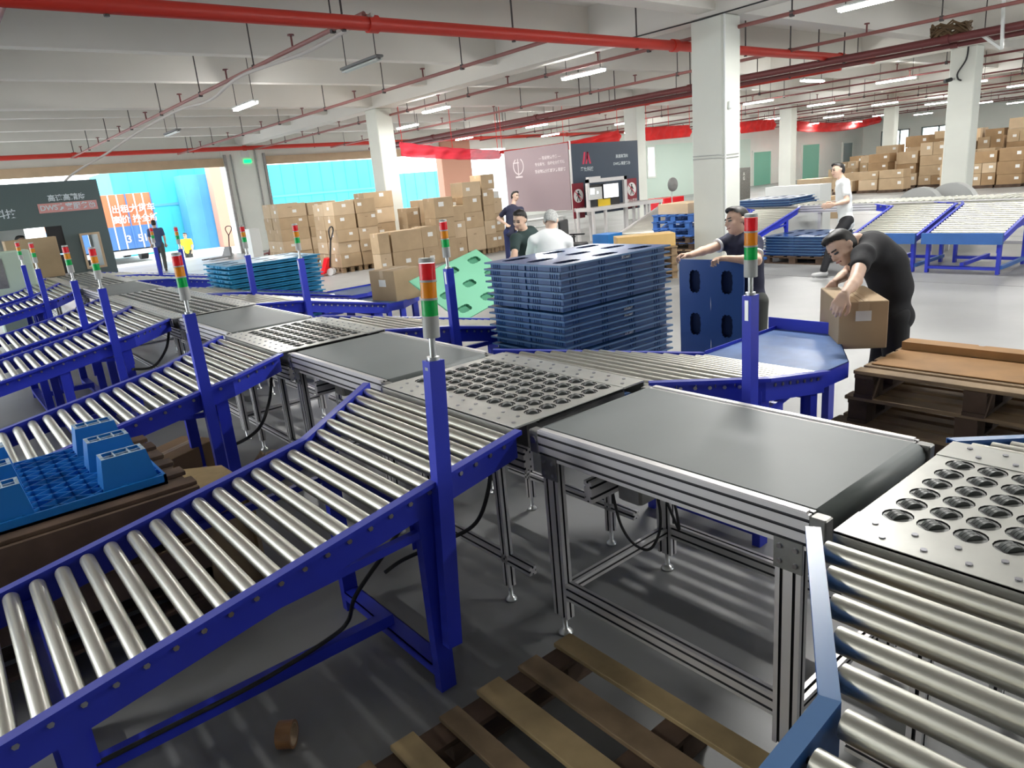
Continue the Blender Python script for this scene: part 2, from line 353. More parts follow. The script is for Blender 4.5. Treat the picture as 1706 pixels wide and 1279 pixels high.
# lights
def tube_light(x, y, z, lit, label, along='y', group='ceiling tube lights', power=1.0):
    t = thing('tube_light', label, 'light', (x, y, z), 0 if along == 'y' else math.pi / 2, group)
    b = MB(); b.box(-0.07, 0.07, -0.62, 0.62, 0.03, 0.07, bev=0.01); b.box(-0.02, 0.02, -0.6, -0.58, 0.0, 0.04); b.box(-0.02, 0.02, 0.58, 0.6, 0.0, 0.04); b.build('housing', 'fixture' if lit else 'fixture_dark', t, world=False)
    for s in (-1, 1):
        b = MB(); b.cyl((s * 0.035, -0.59, 0.005), (s * 0.035, 0.59, 0.005), 0.018, n=10); b.build('tube', 'tube_on' if lit else 'tube_off', t, world=False)
        b = MB(); b.cyl((0, s * 0.5, 0.07), (0, s * 0.5, 4.95 - z if abs(4.95 - z) < 1.5 else 1), 0.008, n=5); b.build('hanging_rod', 'dark_rod', t, world=False)
    if lit:
        ld = bpy.data.lights.new('tube_glow', 'AREA'); ld.shape = 'RECTANGLE'; ld.size = 0.14; ld.size_y = 1.2; ld.energy = LIGHT_POWER * power; ld.color = (1, 0.98, 0.94)
        lo = bpy.data.objects.new('tube_glow', ld); lo.parent = t; lo.location = (0, 0, -0.02); COL.objects.link(lo)
    return t
tube_light(6.23, 11.0, 3.9, False, 'unlit grey tube light hanging above the loading door bay')
tube_light(11.6, 11.25, 3.9, True, 'bright tube light left of the square column in front', power=0.8)
tube_light(6.05, 15.8, 3.9, True, 'lit tube light near the upper left, beyond the unlit one')
tube_light(5.95, 21.0, 3.9, False, 'faint tube light behind the lit one on the left')
tube_light(1.6, 15.8, 3.9, False, 'tube light at the left edge of the view')
tube_light(11.6, 16.8, 3.9, True, 'tube light beyond the bright one, left of the column row', power=0.5)
tube_light(13.3, 21.0, 3.9, True, 'tube light above the left end of the red cloth banner')
tube_light(11.4, 5.1, 3.9, True, 'bright tube light at the top edge above the pipes', power=0.6)
tube_light(25.3, 10.7, 3.9, True, 'brightest long tube light in the right half of the ceiling', power=0.6)
tube_light(21.0, 11.2, 3.9, True, 'short tube light between the square column and the brightest tube', 'x')
tube_light(25.3, 15.6, 3.9, True, 'tube light just right of the square column, over the red cloth')
tube_light(19.0, 4.7, 3.9, True, 'tube light at the top right corner', power=0.4)
tube_light(6.2, 3.6, 3.9, True, 'added tube light, unseen just above the top edge of the view', power=0.9)  # fill lamp added out of view to light the stack and people
tube_light(6.2, -1.4, 3.9, True, 'added tube light, unseen behind the viewpoint, right', power=0.3)  # unseen lamp added to brighten surfaces that face the viewpoint
for (x, y, lb) in ((-4.5, 4.6, 'added tube light, unseen beyond the left edge of the view'), (11.4, -2, 'added tube light, unseen at the far back right')): tube_light(x, y, 3.9, True, lb, power=0.6)  # both lamps are out of view, added as fill light
gr = [(x, y) for x in (31.5, 37.7, 44, 50.5, 57) for y in (5, 10.7, 16.4, 22.1, 27)] + [(20, 22.1), (25.3, 22.1), (25.3, 27), (20, -4), (27, -4), (34, -4), (20, 27), (27, 1)]
ci = {}; cross = {20: 'nearest', 25.3: 'second', 27: 'third', 34: 'fourth from front', 31.5: 'middle', 37.7: 'sixth', 44: 'seventh', 50.5: 'next to last', 57: 'last'}
for (x, y) in gr:
    ci[x] = ci.get(x, 0) + 1
    tube_light(x, y, 3.9, True, 'far lit tube light, %s from the right in the %s crosswise row' % (ordn[ci[x] - 1], cross[x]), group='far tube lights', power=0.30)
# ================================================================== the sorting line
XL, XR, ZT = 1.735, 2.475, 0.93
def foot_mb(b, x, y, r=0.032, z=0.10):
    b.lathe((x, y, 0), [(0.001, 0.0), (r, 0.0), (r, 0.008), (r * 0.55, 0.022), (0.011, 0.026), (0.011, z)], n=14)
def belt_conveyor(y0, y1, label, full=True):
    t = thing('belt_conveyor', label, 'conveyor', ((XL + XR) / 2, (y0 + y1) / 2, 0), group=None)
    r = 0.045; b = MB(); prof = []
    for i in range(9): a = math.pi / 2 + math.pi * i / 8; prof.append((y0 + r + 0.008 + r * math.cos(a), ZT - r + r * math.sin(a)))
    for i in range(9): a = -math.pi / 2 + math.pi * i / 8; prof.append((y1 - r - 0.008 + r * math.cos(a), ZT - r + r * math.sin(a)))
    n = len(prof); xa, xb = XL + 0.045, XR - 0.045
    vs = [(xa, y, z) for y, z in prof] + [(xb, y, z) for y, z in prof]
    b.add(vs, [(i, (i + 1) % n, n + (i + 1) % n, n + i) for i in range(n)] + [list(range(n - 1, -1, -1)), list(range(n, 2 * n))], 0, False)
    for k in list(range(0, 8)) + list(range(9, 17)): b.sm[k] = True
    b.build('belt', 'belt', t)
    for s, x in ((-1, XL + 0.02), (1, XR - 0.02)):
        b = MB(); b.alu((x, y0 + 0.05, ZT - 0.060), (x, y1 - 0.05, ZT - 0.060), 0.04, 0.115, 1, 3)
        b.box(x - 0.012 * (s < 0) - 0.006, x + 0.012 * (s > 0) + 0.006, y0 + 0.06, y1 - 0.06, ZT - 0.003, ZT + 0.004); b.build('side_profile', ('alu', 'slot'), t)
        for yy, d in ((y0, 1), (y1, -1)):
            b = MB(); b.box(x - 0.022, x + 0.022, min(yy, yy + d * 0.05), max(yy, yy + d * 0.05), ZT - 0.105, ZT - 0.006, bev=0.004)
            b.cyl((x + s * 0.02, yy + d * 0.03, ZT - 0.045), (x + s * 0.03, yy + d * 0.03, ZT - 0.045), 0.016, n=10, mi=1); b.build('bearing_block', ('bracket', 'bolt'), t)
    for x in (XL + 0.02, XR - 0.02):
        for yy in (y0 + 0.11, y1 - 0.11):
            b = MB(); b.alu((x, yy, 0.09), (x, yy, ZT - 0.118), 0.082, 0.042, 2, 1, up=(1, 0, 0)); lg = b.build('leg', ('alu', 'slot'), t)
            b = MB(); foot_mb(b, x, yy); b.build('levelling_foot', 'zinc', lg)
            s = -1 if x < 2 else 1
            b = MB(); b.box(x + s * 0.021 - 0.003, x + s * 0.021 + 0.003, yy - 0.045, yy + 0.045, ZT - 0.20, ZT - 0.10)
            for by, bz in ((-0.025, -0.125), (0.025, -0.125), (-0.025, -0.175), (0.025, -0.175)): b.cyl((x + s * 0.02, yy + by, ZT + bz), (x + s * 0.031, yy + by, ZT + bz), 0.008, n=8, mi=1)
            b.build('gusset_plate', ('bracket', 'bolt'), t)
    for x in (XL + 0.02, XR - 0.02):
        b = MB(); b.alu((x, y0 + 0.15, 0.225), (x, y1 - 0.15, 0.225), 0.04, 0.075, 1, 2); b.build('lower_rail', ('alu', 'slot'), t)
    for yy in (y0 + 0.11, y1 - 0.11):
        b = MB(); b.alu((XL + 0.04, yy, 0.21), (XR - 0.04, yy, 0.21), 0.04, 0.04); b.build('cross_rail', ('alu', 'slot'), t)
    if full:
        b = MB(); b.alu((XL + 0.04, y1 - 0.28, 0.71), (XR - 0.04, y1 - 0.28, 0.71), 0.04, 0.09, 1, 2); b.build('cross_rail', ('alu', 'slot'), t)
        b = MB(); b.box(XL + 0.14, XL + 0.46, y1 - 0.46, y1 - 0.34, 0.66, 0.78, bev=0.01); b.cyl((XL + 0.46, y1 - 0.40, 0.72), (XL + 0.60, y1 - 0.40, 0.72), 0.045, n=14); b.build('drive_motor', 'bracket', t)
    return t
def wheel_pod_mesh():
    b = MB(); b.cyl((0, 0, -0.010), (0, 0, -0.0035), 0.0368, n=24, mi=1, sm=False)
    a = math.radians(38); d = Vector((math.sin(a), math.cos(a), 0)); q = Vector((d.y, -d.x, 0))
    M = Matrix(((d.x, q.x, 0, 0), (d.y, q.y, 0, 0), (0, 0, 1, 0), (0, 0, 0, 1)))
    b.box(-0.019, 0.019, -0.0285, 0.0285, -0.006, -0.003, mi=2, M=M)
    for k in (-0.0165, -0.0050, 0.0065):
        b.cyl(d * k + Vector((0, 0, -0.016)), d * (k + 0.0100) + Vector((0, 0, -0.016)), 0.0262, n=18, mi=0)
    return b.mesh('divert_wheel', L('wheel', 'pod', 'black'))
POD = wheel_pod_mesh()
def sorter(y0, y1, label, wheels=True, m='deck'):
    t = thing('wheel_sorter', label, 'conveyor', (2.1, (y0 + y1) / 2, 0))
    p = 0.0885; c0 = 1.879; n = int((y1 - y0 - 0.05) / p); ys = y0 + ((y1 - y0) - n * p) / 2; R = 0.0395
    b = MB(); K = 16
    xa, xb = c0 - p / 2, c0 + 5.5 * p
    for i in range(6):
        for j in range(n):
            cx, cy = c0 + i * p, ys + (j + 0.5) * p
            sq = []; ci = []
            for k in range(K):
                a = 2 * math.pi * (k + 0.5) / K; c_, s_ = math.cos(a), math.sin(a); h = p / 2 / max(abs(c_), abs(s_))
                sq.append((cx + h * c_, cy + h * s_, ZT)); ci.append((cx + R * c_, cy + R * s_, ZT))
            # push the square's corners out to close the grid
            vs = sq + ci; fs = [(k, (k + 1) % K, K + (k + 1) % K, K + k) for k in range(K)]
            b.add(vs, fs, 0)
            cors = [(cx + p / 2, cy + p / 2), (cx - p / 2, cy + p / 2), (cx - p / 2, cy - p / 2), (cx + p / 2, cy - p / 2)]
            for q, (a0, a1) in enumerate(((1, 2), (5, 6), (9, 10), (13, 14))): b.add([sq[a0], (*cors[q], ZT), sq[a1]], [(0, 1, 2)], 0)
            b.add(ci + [(x, y, ZT - 0.012) for x, y, z in ci], [(k, (k + 1) % K, K + (k + 1) % K, K + k) for k in range(K)], 2)
    b.box(xa, xb, y0 + 0.004, ys, ZT - 0.004, ZT); b.box(xa, xb, ys + n * p, y1 - 0.004, ZT - 0.004, ZT)
    b.box(xa, xb, y0 + 0.01, y1 - 0.01, ZT - 0.02, ZT - 0.0125, 2)
    b.build('perforated_deck', (m, 'bracket', 'black'), t)
    for (u, v) in ((1.690, xa - 0.002), (xb + 0.002, 2.51)):
        b = MB(); b.box(u, v, y0 + 0.002, y1 - 0.002, ZT - 0.006, ZT + 0.0025); w_ = v - u
        if u < 2: b.box(u, u + 0.004, y0 + 0.002, y1 - 0.002, ZT - 0.075, ZT)
        else: b.box(v - 0.004, v, y0 + 0.002, y1 - 0.002, ZT - 0.075, ZT)
        k = 0; yy = y0 + 0.05
        while yy < y1 - 0.03:
            for fx in ((0.28, 0.0), (0.72, 0.045)):
                cx = u + w_ * fx[0]; b.cyl((cx, yy + fx[1], ZT + 0.002), (cx, yy + fx[1], ZT + 0.006), 0.0085, n=8, mi=1, sm=False)
            yy += 0.1
        b.build('cover_plate', (m, 'bolt'), t)
    for x in (XL + 0.02, XR - 0.02):
        b = MB(); b.alu((x, y0 + 0.01, 0.765), (x, y1 - 0.01, 0.765), 0.04, 0.10, 1, 3); b.build('side_profile', ('alu', 'slot'), t)
        b = MB(); b.alu((x, y0 + 0.04, 0.225), (x, y1 - 0.04, 0.225), 0.04, 0.04); b.build('lower_rail', ('alu', 'slot'), t)
        for yy in (y0 + 0.22, y1 - 0.22):
            b = MB(); b.alu((x, yy, 0.08), (x, yy, 0.72), 0.04, 0.04); lg = b.build('leg', ('alu', 'slot'), t)
            b = MB(); foot_mb(b, x, yy, 0.028); b.build('levelling_foot', 'zinc', lg)
    b = MB(); b.box(1.80, 2.42, y0 + 0.05, y1 - 0.05, 0.80, 0.905); b.build('wheel_box', 'bracket', t)
    if wheels:
        cnt = 0; extra = []
        for j in range(n):
            for i in range(6):
                pos = (c0 + i * p - 2.1, ys + (j + 0.5) * p - (y0 + y1) / 2, ZT)
                if cnt < 100: inst('divert_wheel', POD, t, pos)
                else: extra.append(pos)
                cnt += 1
        if extra:
            b = MB()
            for (x, y, z) in extra:
                b.cyl((x, y, z - 0.007), (x, y, z - 0.003), 0.0335, n=10, mi=1, sm=False); a = math.radians(38); d = Vector((math.sin(a), math.cos(a), 0)) * 0.0145
                c = Vector((x, y, z - 0.013)); b.cyl(c - d, c + d, 0.0255, n=10)
            o = b.build('divert_wheels', ('wheel', 'pod'), t, world=False); o['kind'] = 'stuff'
    return t
belt_conveyor(0.85, 2.10, 'grey belt conveyor in the right foreground, with its long side towards the camera')
belt_conveyor(3.26, 4.57, 'grey belt conveyor in the middle, between the two nearest full wheel sorters')
belt_conveyor(5.74, 7.17, 'third grey belt conveyor back along the line')
belt_conveyor(10.42, 12.2, 'fourth grey belt conveyor, behind the long wheel sorter', full=False)
belt_conveyor(15.65, 21.5, 'long furthest grey belt conveyor, passing under the dark scanning booth panel', full=False)
sorter(-0.25, 0.81, 'wheel sorter deck at the right edge in the foreground, cut off by the frame')
sorter(2.14, 3.22, 'steel wheel sorter deck in the centre, behind the near signal tower')
sorter(4.61, 5.70, 'steel wheel sorter deck second behind the nearest, left of the blue post')
sorter(7.21, 10.38, 'long wheel sorter deck further back on the left')
sorter(12.24, 15.6, 'furthest wheel sorter deck, just before the scanning booth')
# roller chutes ---------------------------------------------------------------
SL = 0.18
def ribbon(b, path, prof, mi=0, rim=False):
    # mitred sheet section swept along a plan path; prof = (outward, z) pairs, closed
    P = [Vector(p) for p in path]; n = len(prof); rows = []
    for i, p in enumerate(P):
        d0 = (P[i] - P[i - 1]) if i else (P[1] - P[0]); d1 = (P[i + 1] - P[i]) if i < len(P) - 1 else d0
        n0 = Vector((-d0.y, d0.x, 0)).normalized(); n1 = Vector((-d1.y, d1.x, 0)).normalized(); m = (n0 + n1).normalized(); m /= max(0.3, m.dot(n0))
        rows.append([p + m * o + Vector((0, 0, z)) for o, z in prof])
    for r in range(len(rows) - 1):
        for i in range(n):
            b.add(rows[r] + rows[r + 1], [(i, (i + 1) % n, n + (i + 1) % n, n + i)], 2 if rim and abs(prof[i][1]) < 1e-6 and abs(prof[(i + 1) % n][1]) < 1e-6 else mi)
    b.add(rows[0], [list(range(n - 1, -1, -1))], mi); b.add(rows[-1], [list(range(n))], mi)
def rail_prof(s, h=0.125, fl=0.035, t=0.004):   # s=+1: flange to the left of travel
    return [(0, -h), (s * t, -h), (s * t, -t), (s * (fl), -t), (s * fl, -0.018), (s * (fl + t), -0.018), (s * (fl + t), 0), (0, 0)] if fl else [(0, -h), (s * t, -h), (s * t, 0), (0, 0)]
def chute(side, label, ym0, ym1, yn, yf, xe, legs, m='blue', step=0.084, rad=0.0265, mouthx=None, bend=(0.40, 0.56), s=SL, zb=0.905, dropz=None, plat=None, bolts=True, rm='roller'):
    sg = side; xm = mouthx if mouthx is not None else (1.685 if sg < 0 else 2.515)
    xbn, xbf = xm + sg * bend[0], xm + sg * bend[1]
    zat = lambda x: min(0.93, zb - s * (abs(x - xm) - bend[0])) if abs(x - xm) > bend[0] else 0.93 + (zb - 0.93) * abs(x - xm) / bend[0]
    t = thing('roller_chute', label, 'conveyor', ((xm + xe) / 2, (yn + yf) / 2, 0))
    near = [(xm, ym0, 0.932), (xbn, yn, zat(xbn)), (xe, yn, zat(xe))]
    far = [(xm, ym1, 0.932), (xbf, yf, zat(xbf)), (xe, yf, zat(xe))]
    for path, outw in ((near, -1), (far, 1)):
        b = MB(); sgn = (1 if sg < 0 else -1) * (1 if outw < 0 else -1)
        pr = rail_prof(sgn)
        if sgn < 0: pr = pr[::-1]
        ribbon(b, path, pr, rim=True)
        # bolt heads on the web
        if bolts:
            for (p, q) in zip(path[:-1], path[1:]):
                p = Vector(p); q = Vector(q); Ln = (q - p).length; d = (q - p) / Ln; nn = Vector((-d.y, d.x, 0)).normalized() * sgn; k = 0.08
                while k < Ln - 0.03:
                    c = p + d * k + Vector((0, 0, -0.045)); b.cyl(c + nn * 0.003, c + nn * 0.009, 0.0095, n=6, mi=1, sm=False); k += step
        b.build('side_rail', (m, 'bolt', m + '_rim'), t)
    yat = lambda x, P: P[0][1] + (P[1][1] - P[0][1]) * min(1, abs(x - P[0][0]) / abs(P[1][0] - P[0][0]))
    x = xm + sg * 0.05; shared = None
    while abs(x - xm) < abs(xe - xm) - 0.02:
        ya, yb = yat(x, near) + 0.012, yat(x, far) - 0.012; z = zat(x) - 0.034
        if abs(x - xm) > bend[1] + 0.02:
            if shared is None:
                b = MB(); b.cyl((0, ya, 0), (0, yb, 0), rad, n=20, mi=0, capmi=1); b.cyl((0, ya - 0.012, 0), (0, ya, 0), 0.008, n=6, mi=1); b.cyl((0, yb, 0), (0, yb + 0.012, 0), 0.008, n=6, mi=1)
                shared = b.mesh('roller', L(rm, 'black'))
            oy = (yn + yf) / 2
            inst('roller', shared, t, (x - (xm + xe) / 2, -oy, z))
        else:
            b = MB(); b.cyl((x, ya, z), (x, yb, z), rad, n=20, mi=0, capmi=1); b.build('roller', (rm, 'black'), t)
        x += sg * step
    for lx in legs:
        for yy, o in ((yn, -1), (yf, 1)):
            zt = zat(lx) - 0.07; yo = yy - o * 0.004
            b = MB(); b.extr([(-0.035, -0.022), (0.035, -0.022), (0.035, 0.022), (-0.035, 0.022)], (lx, yo - o * 0.026, 0), (lx, yo - o * 0.026, zt), 0, up=(0, 1, 0))
            b.box(lx - 0.05, lx + 0.05, yo - o * 0.05 - 0.002, yo - o * 0.05 + 0.002, zt - 0.20, zt - 0.02)
            for bz in (zt - 0.09, zt - 0.14, 0.06, 0.11):
                b.cyl((lx + 0.012, yo - 0.004 if o < 0 else yo, bz), (lx + 0.012, yo + o * 0.004, bz), 0.008, n=6, mi=1, sm=False)
            b.build('leg', (m, 'bolt'), t)
        b = MB(); b.box(lx - 0.035, lx + 0.035, yn + 0.05, yf - 0.05, 0.10, 0.106); b.box(lx - 0.035, lx - 0.031, yn + 0.05, yf - 0.05, 0.06, 0.106)
        b.box(lx + 0.031, lx + 0.035, yn + 0.05, yf - 0.05, 0.06, 0.106); b.build('cross_brace', m, t)
        b = MB(); b.bar((lx, yn + 0.03, zat(lx) - 0.14), (lx, yf - 0.03, zat(lx) - 0.14), 0.04, 0.03); b.build('cross_brace', m, t)
    if len(legs) > 1:
        b = MB(); b.bar((legs[0], (yn + yf) / 2, 0.13), (legs[-1], (yn + yf) / 2, 0.13), 0.05, 0.05); b.build('floor_bar', m, t)
        for yy in (yn + 0.03, yf - 0.03):
            b = MB(); b.bar((legs[0], yy, zat(legs[0]) - 0.2), ((legs[0] + legs[1]) / 2, yy, zat((legs[0] + legs[1]) / 2) - 0.12), 0.03, 0.03); b.build('strut', m, t)
    if plat:
        zp = zat(xe) - 0.012; x1 = xe + sg * plat
        b = MB()
        poly = [(xe, yn), (xe + sg * plat * 0.32, yn - 0.01), (x1, yn + 0.32), (x1, yf), (xe, yf + 0.02)]
        if sg < 0: poly = poly[::-1]
        b.prism(poly, zp - 0.004, zp); b.build('end_table', 'plate_blue', t)
        b = MB(); ribbon(b, [(poly[0] if sg > 0 else poly[-1]) + (zp,), (xe + sg * plat * 0.32, yn - 0.01, zp), (x1, yn + 0.32, zp)], [(0, -0.09), (0.004, -0.09), (0.004, 0), (0, 0)]); b.build('table_edge', m, t)
        b = MB(); b.box(min(x1, x1 + sg * 0.006), max(x1, x1 + sg * 0.006), yn + 0.38, yf + 0.06, zp - 0.06, zp + 0.075); b.build('end_stop', m, t)
        b = MB(); b.box(min(xe, x1), max(xe, x1), yf, yf + 0.006, zp - 0.08, zp + 0.02); b.build('table_edge', m, t)
        for yy in (yn + 0.34, yf - 0.05):
            b = MB(); b.bar((x1 - sg * 0.06, yy, 0), (x1 - sg * 0.06, yy, zp - 0.01), 0.07, 0.045); b.build('leg', m, t)
    return t
chute(-1, 'nearest blue roller chute with steel rollers sloping down to the lower left', 2.13, 3.34, 2.06, 2.92, -1.9, [1.19, 0.0], m='blue')
chute(-1, 'second blue roller chute on the left, behind the upturned light blue pallet', 4.60, 5.72, 4.36, 5.27, -1.9, [1.20, 0.70], m='blue')
chute(-1, 'third blue roller chute on the left, front one of the close pair', 7.3, 8.80, 6.92, 7.90, -1.9, [1.20, 0.70], m='blue')
chute(-1, 'fourth blue roller chute on the left, rear one of the close pair', 8.93, 10.36, 8.30, 9.60, -1.9, [1.15, 0.65], m='blue')
chute(-1, 'fifth blue roller chute on the left, with a black cable under its upper end', 12.24, 13.95, 11.45, 12.45, -1.9, [1.15], m='blue')
chute(-1, 'furthest blue roller chute on the left, beside the pale green cabinet', 14.1, 15.6, 13.0, 14.15, -1.9, [1.15], m='blue')
chute(-1, 'steel blue roller chute in the lower right corner', -0.25, 0.84, -0.45, 0.50, -0.6, [-0.3], m='steelblue', bend=(0.54, 0.58), zb=0.93, s=0.14, step=0.108, rad=0.029)
chute(1, 'blue roller chute right of the centre deck, in front of the tall navy pallet stack', 2.12, 3.32, 1.76, 2.50, 3.5, [2.95, 3.42], m='blue', bend=(0.42, 0.90), plat=0.80, step=0.07, rad=0.024)
chute(1, 'blue roller chute just behind the tall navy pallet stack', 4.61, 5.72, 4.35, 5.05, 3.9, [2.98, 3.8], m='blue', bend=(0.40, 0.66), plat=0.4, s=0.2, step=0.07, rad=0.024)
chute(1, 'blue roller chute holding a square carton on its end table', 7.25, 8.76, 7.10, 7.80, 3.95, [3.0, 3.8], m='blue', bend=(0.40, 0.9), plat=0.62, s=0.2, step=0.07, rad=0.024)
chute(1, 'blue roller chute in front of the cyan pallet stack', 8.9, 10.3, 8.63, 9.3, 4.25, [3.0, 3.9], m='blue', bend=(0.40, 0.9), plat=0.8, s=0.2, step=0.07, rad=0.024)
chute(1, 'fifth blue roller chute on the far side, left of the cyan pallet stack', 12.24, 13.9, 12.08, 12.9, 4.2, [3.0, 3.9], m='blue', bend=(0.40, 0.9))
chute(1, 'furthest blue roller chute on the far side of the line', 14.0, 15.5, 13.83, 14.6, 4.2, [3.0, 3.9], m='blue', bend=(0.40, 0.9))
chute(1, 'steel blue roller chute beyond the deck at the right edge', -0.25, 0.80, -0.6, 0.62, 3.6, [3.3], m='steelblue', bend=(0.02, 0.45), zb=0.93)
# signal towers ---------------------------------------------------------------
def signal_tower(top, bot, label, sc=1.0, group='signal towers on blue posts'):
    top = Vector(top); bot = Vector(bot)
    t = thing('signal_tower', label, 'signal light', bot, group=group)
    b = MB(); w, d, h = 0.062, 0.045, 0.004; b.bar(bot, top, w, d, up=(0, 1, 0))
    b.box(top.x - 0.033, top.x - 0.0305, top.y - 0.010, top.y + 0.008, top.z - 0.11, top.z - 0.02, 1); b.build('post', ('blue', 'zinc'), t)
    d = (top - bot).normalized(); q = lambda k: top + d * k
    b = MB(); b.cyl(q(0), q(0.012), 0.022, n=14); b.cyl(q(0), q(0.085), 0.0115, n=12); b.build('pole', 'zinc', t)
    z = 0.08
    for nm, m, hh, r in (('base', 'grey_plastic', 0.070, 0.029), ('green_lens', 'lens_green', 0.058, 0.0275), ('amber_lens', 'lens_amber', 0.058, 0.0275), ('red_lens', 'lens_red', 0.058, 0.0275)):
        b = MB(); b.cyl(q(z), q(z + hh), r, n=20); o = b.build(nm, m, t)
        if nm != 'base':
            for k in range(1, 0, -1): b2 = MB(); b2.cyl(q(z - 0.004), q(z + 0.003), 0.0293, n=20); b2.build('collar', 'grey_plastic', t)
        z += hh + (0.003 if nm != 'base' else 0.002)
    b = MB(); b.cyl(q(z), q(z + 0.014), 0.0285, 0.026, n=20); b.build('cap', 'grey_plastic', t)
    return t
signal_tower((1.276, 2.03, 1.33), (1.207, 2.03, 0.218), 'nearest red, amber and green signal tower on a tall blue post in the centre')
for (x, y, zb_, lb) in ((1.11, 4.325, 0.25, 'signal tower on the blue post of the second chute on the left'),
                        (1.12, 6.885, 0.35, 'signal tower on the blue post of the third chute on the left'),
                        (1.12, 8.27, 0.35, 'signal tower on the blue post of the fourth chute on the left'),
                        (1.17, 11.415, 0.4, 'signal tower in front of the pale green cabinet, right one of two'),
                        (1.16, 12.965, 0.4, 'leftmost far signal tower, in front of the pale green cabinet')):
    signal_tower((x, y, 1.33), (x, y, zb_), lb)
for (x, y, lb) in ((2.75, 1.725, 'signal tower in front of the man in the navy polo shirt'),
                   (2.93, 4.31, 'signal tower left of the tall navy pallet stack, in front of stacked cartons'),
                   (2.99, 7.06, 'signal tower right of the cyan pallet stack'),
                   (2.99, 8.59, 'signal tower just left of the cyan pallet stack by the wall pier'),
                   (3.166, 12.04, 'faint signal tower in front of the bright doorway'),
                   (3.22, 13.79, 'signal tower in front of the man standing in the doorway')):
    signal_tower((x, y, 1.33), (x, y, 0.5), lb)
# ================================================================== plastic pallets
def plastic_pallet(name, w, d, m, label, cat='pallet', holes=(3, 3), skirt=0.036, h=0.012, hx=0.105, hy=0.05, group=None, detail=True):
    # thin nestable pallet: deck with scalloped oval holes, lip, inset skirt with short ribs; base at z = 0
    t = thing(name, label, cat, (0, 0, 0), group=group)
    b = MB(); zt = skirt + h; nx, ny = holes; K = 28
    for i in range(nx):
        for j in range(ny):
            x0, x1 = -w / 2 + w * i / nx, -w / 2 + w * (i + 1) / nx; y0, y1 = -d / 2 + d * j / ny, -d / 2 + d * (j + 1) / ny
            cx = (x0 + x1) / 2 + (0.03 if i == 0 else -0.03 if i == nx - 1 else 0) * 0; cy = (y0 + y1) / 2
            inner, outer = [], []
            for k in range(K):
                a = 2 * math.pi * k / K; c, s = math.cos(a), math.sin(a); sc = 1.0 + (0.07 if k % 2 else -0.03)
                px = abs(c) ** 0.6 * math.copysign(1, c) * hx * sc; py = abs(s) ** 0.6 * math.copysign(1, s) * hy * sc
                inner.append((cx + px, cy + py)); f = 1 / max(abs(c) / ((x1 - x0) / 2), abs(s) / ((y1 - y0) / 2)); outer.append((cx + c * f, cy + s * f))
            A = [(x, y, zt) for x, y in outer]; I = [(x, y, zt) for x, y in inner]; J = [(x, y, zt - 0.03) for x, y in inner]
            b.add(A + I, [(k, (k + 1) % K, K + (k + 1) % K, K + k) for k in range(K)])
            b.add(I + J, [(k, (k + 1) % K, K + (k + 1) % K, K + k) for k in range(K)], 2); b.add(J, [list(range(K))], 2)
            for q, (ux, uy) in enumerate(((x1, y1), (x0, y1), (x0, y0), (x1, y0))):
                best = sorted(range(K), key=lambda k: (outer[k][0] - ux) ** 2 + (outer[k][1] - uy) ** 2)[:2]
                # corner sliver so that the deck reaches its own corner
                b.add([A[best[0]], (ux, uy, zt), A[best[1]]], [(0, 1, 2)])
    e = 0.0
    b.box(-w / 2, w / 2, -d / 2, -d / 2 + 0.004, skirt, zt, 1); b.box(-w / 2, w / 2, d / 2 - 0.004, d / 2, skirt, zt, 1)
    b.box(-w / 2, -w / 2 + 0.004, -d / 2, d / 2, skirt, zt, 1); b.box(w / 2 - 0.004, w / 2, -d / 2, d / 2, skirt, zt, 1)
    b.build('deck', (m, 'pallet_edge_lit' if m == 'pallet_navy' else m, 'green_cup_shade' if m == 'pallet_green' else 'pallet_cup_shade'), t, world=False)
    b = MB(); k = 0.032
    for (x0, x1, y0, y1) in ((-w / 2 + k, w / 2 - k, -d / 2 + k, -d / 2 + k + 0.006), (-w / 2 + k, w / 2 - k, d / 2 - k - 0.006, d / 2 - k), (-w / 2 + k, -w / 2 + k + 0.006, -d / 2 + k, d / 2 - k), (w / 2 - k - 0.006, w / 2 - k, -d / 2 + k, d / 2 - k)):
        b.box(x0, x1, y0, y1, 0.002, skirt)
    if detail:
        for sgn in (-1, 1):
            for g in range(4):
                for r in range(4):
                    yy = -d / 2 + d * (g + 0.5) / 4 + (r - 1.5) * 0.022; b.box(sgn * (w / 2 - k) - 0.004, sgn * (w / 2 - k) + 0.004, yy - 0.003, yy + 0.003, 0.004, skirt)
            for g in range(4):
                for r in range(3):
                    xx = -w / 2 + w * (g + 0.5) / 4 + (r - 1) * 0.026; b.box(xx - 0.003, xx + 0.003, sgn * (d / 2 - k) - 0.004, sgn * (d / 2 - k) + 0.004, 0.004, skirt)
            b.box(sgn * (w / 2 - k) - 0.008, sgn * (w / 2 - k) + 0.008, -0.02, 0.02, 0.0, skirt)
    b.build('skirt', m, t, world=False)
    return t
PW, PD = 1.12, 0.80
pal = plastic_pallet('plastic_pallet', PW, PD, 'pallet_navy', 'navy plastic pallet on top of the tall stack, its oval holes showing', group='navy pallets in the tall stack')
SX, SY = 3.12 + PW / 2, 3.32 + PD / 2
zz = 0.0; NP = 30; zs = []
for k in range(NP):
    zs.append(zz); zz += 0.0435 + (0.010 if k in (16, 22) else 0) + 0.0008
lv = {NP - 1: None}
def nth(n): return ordn[n - 1] if n <= 20 else 'twenty-' + ordn[n - 21]
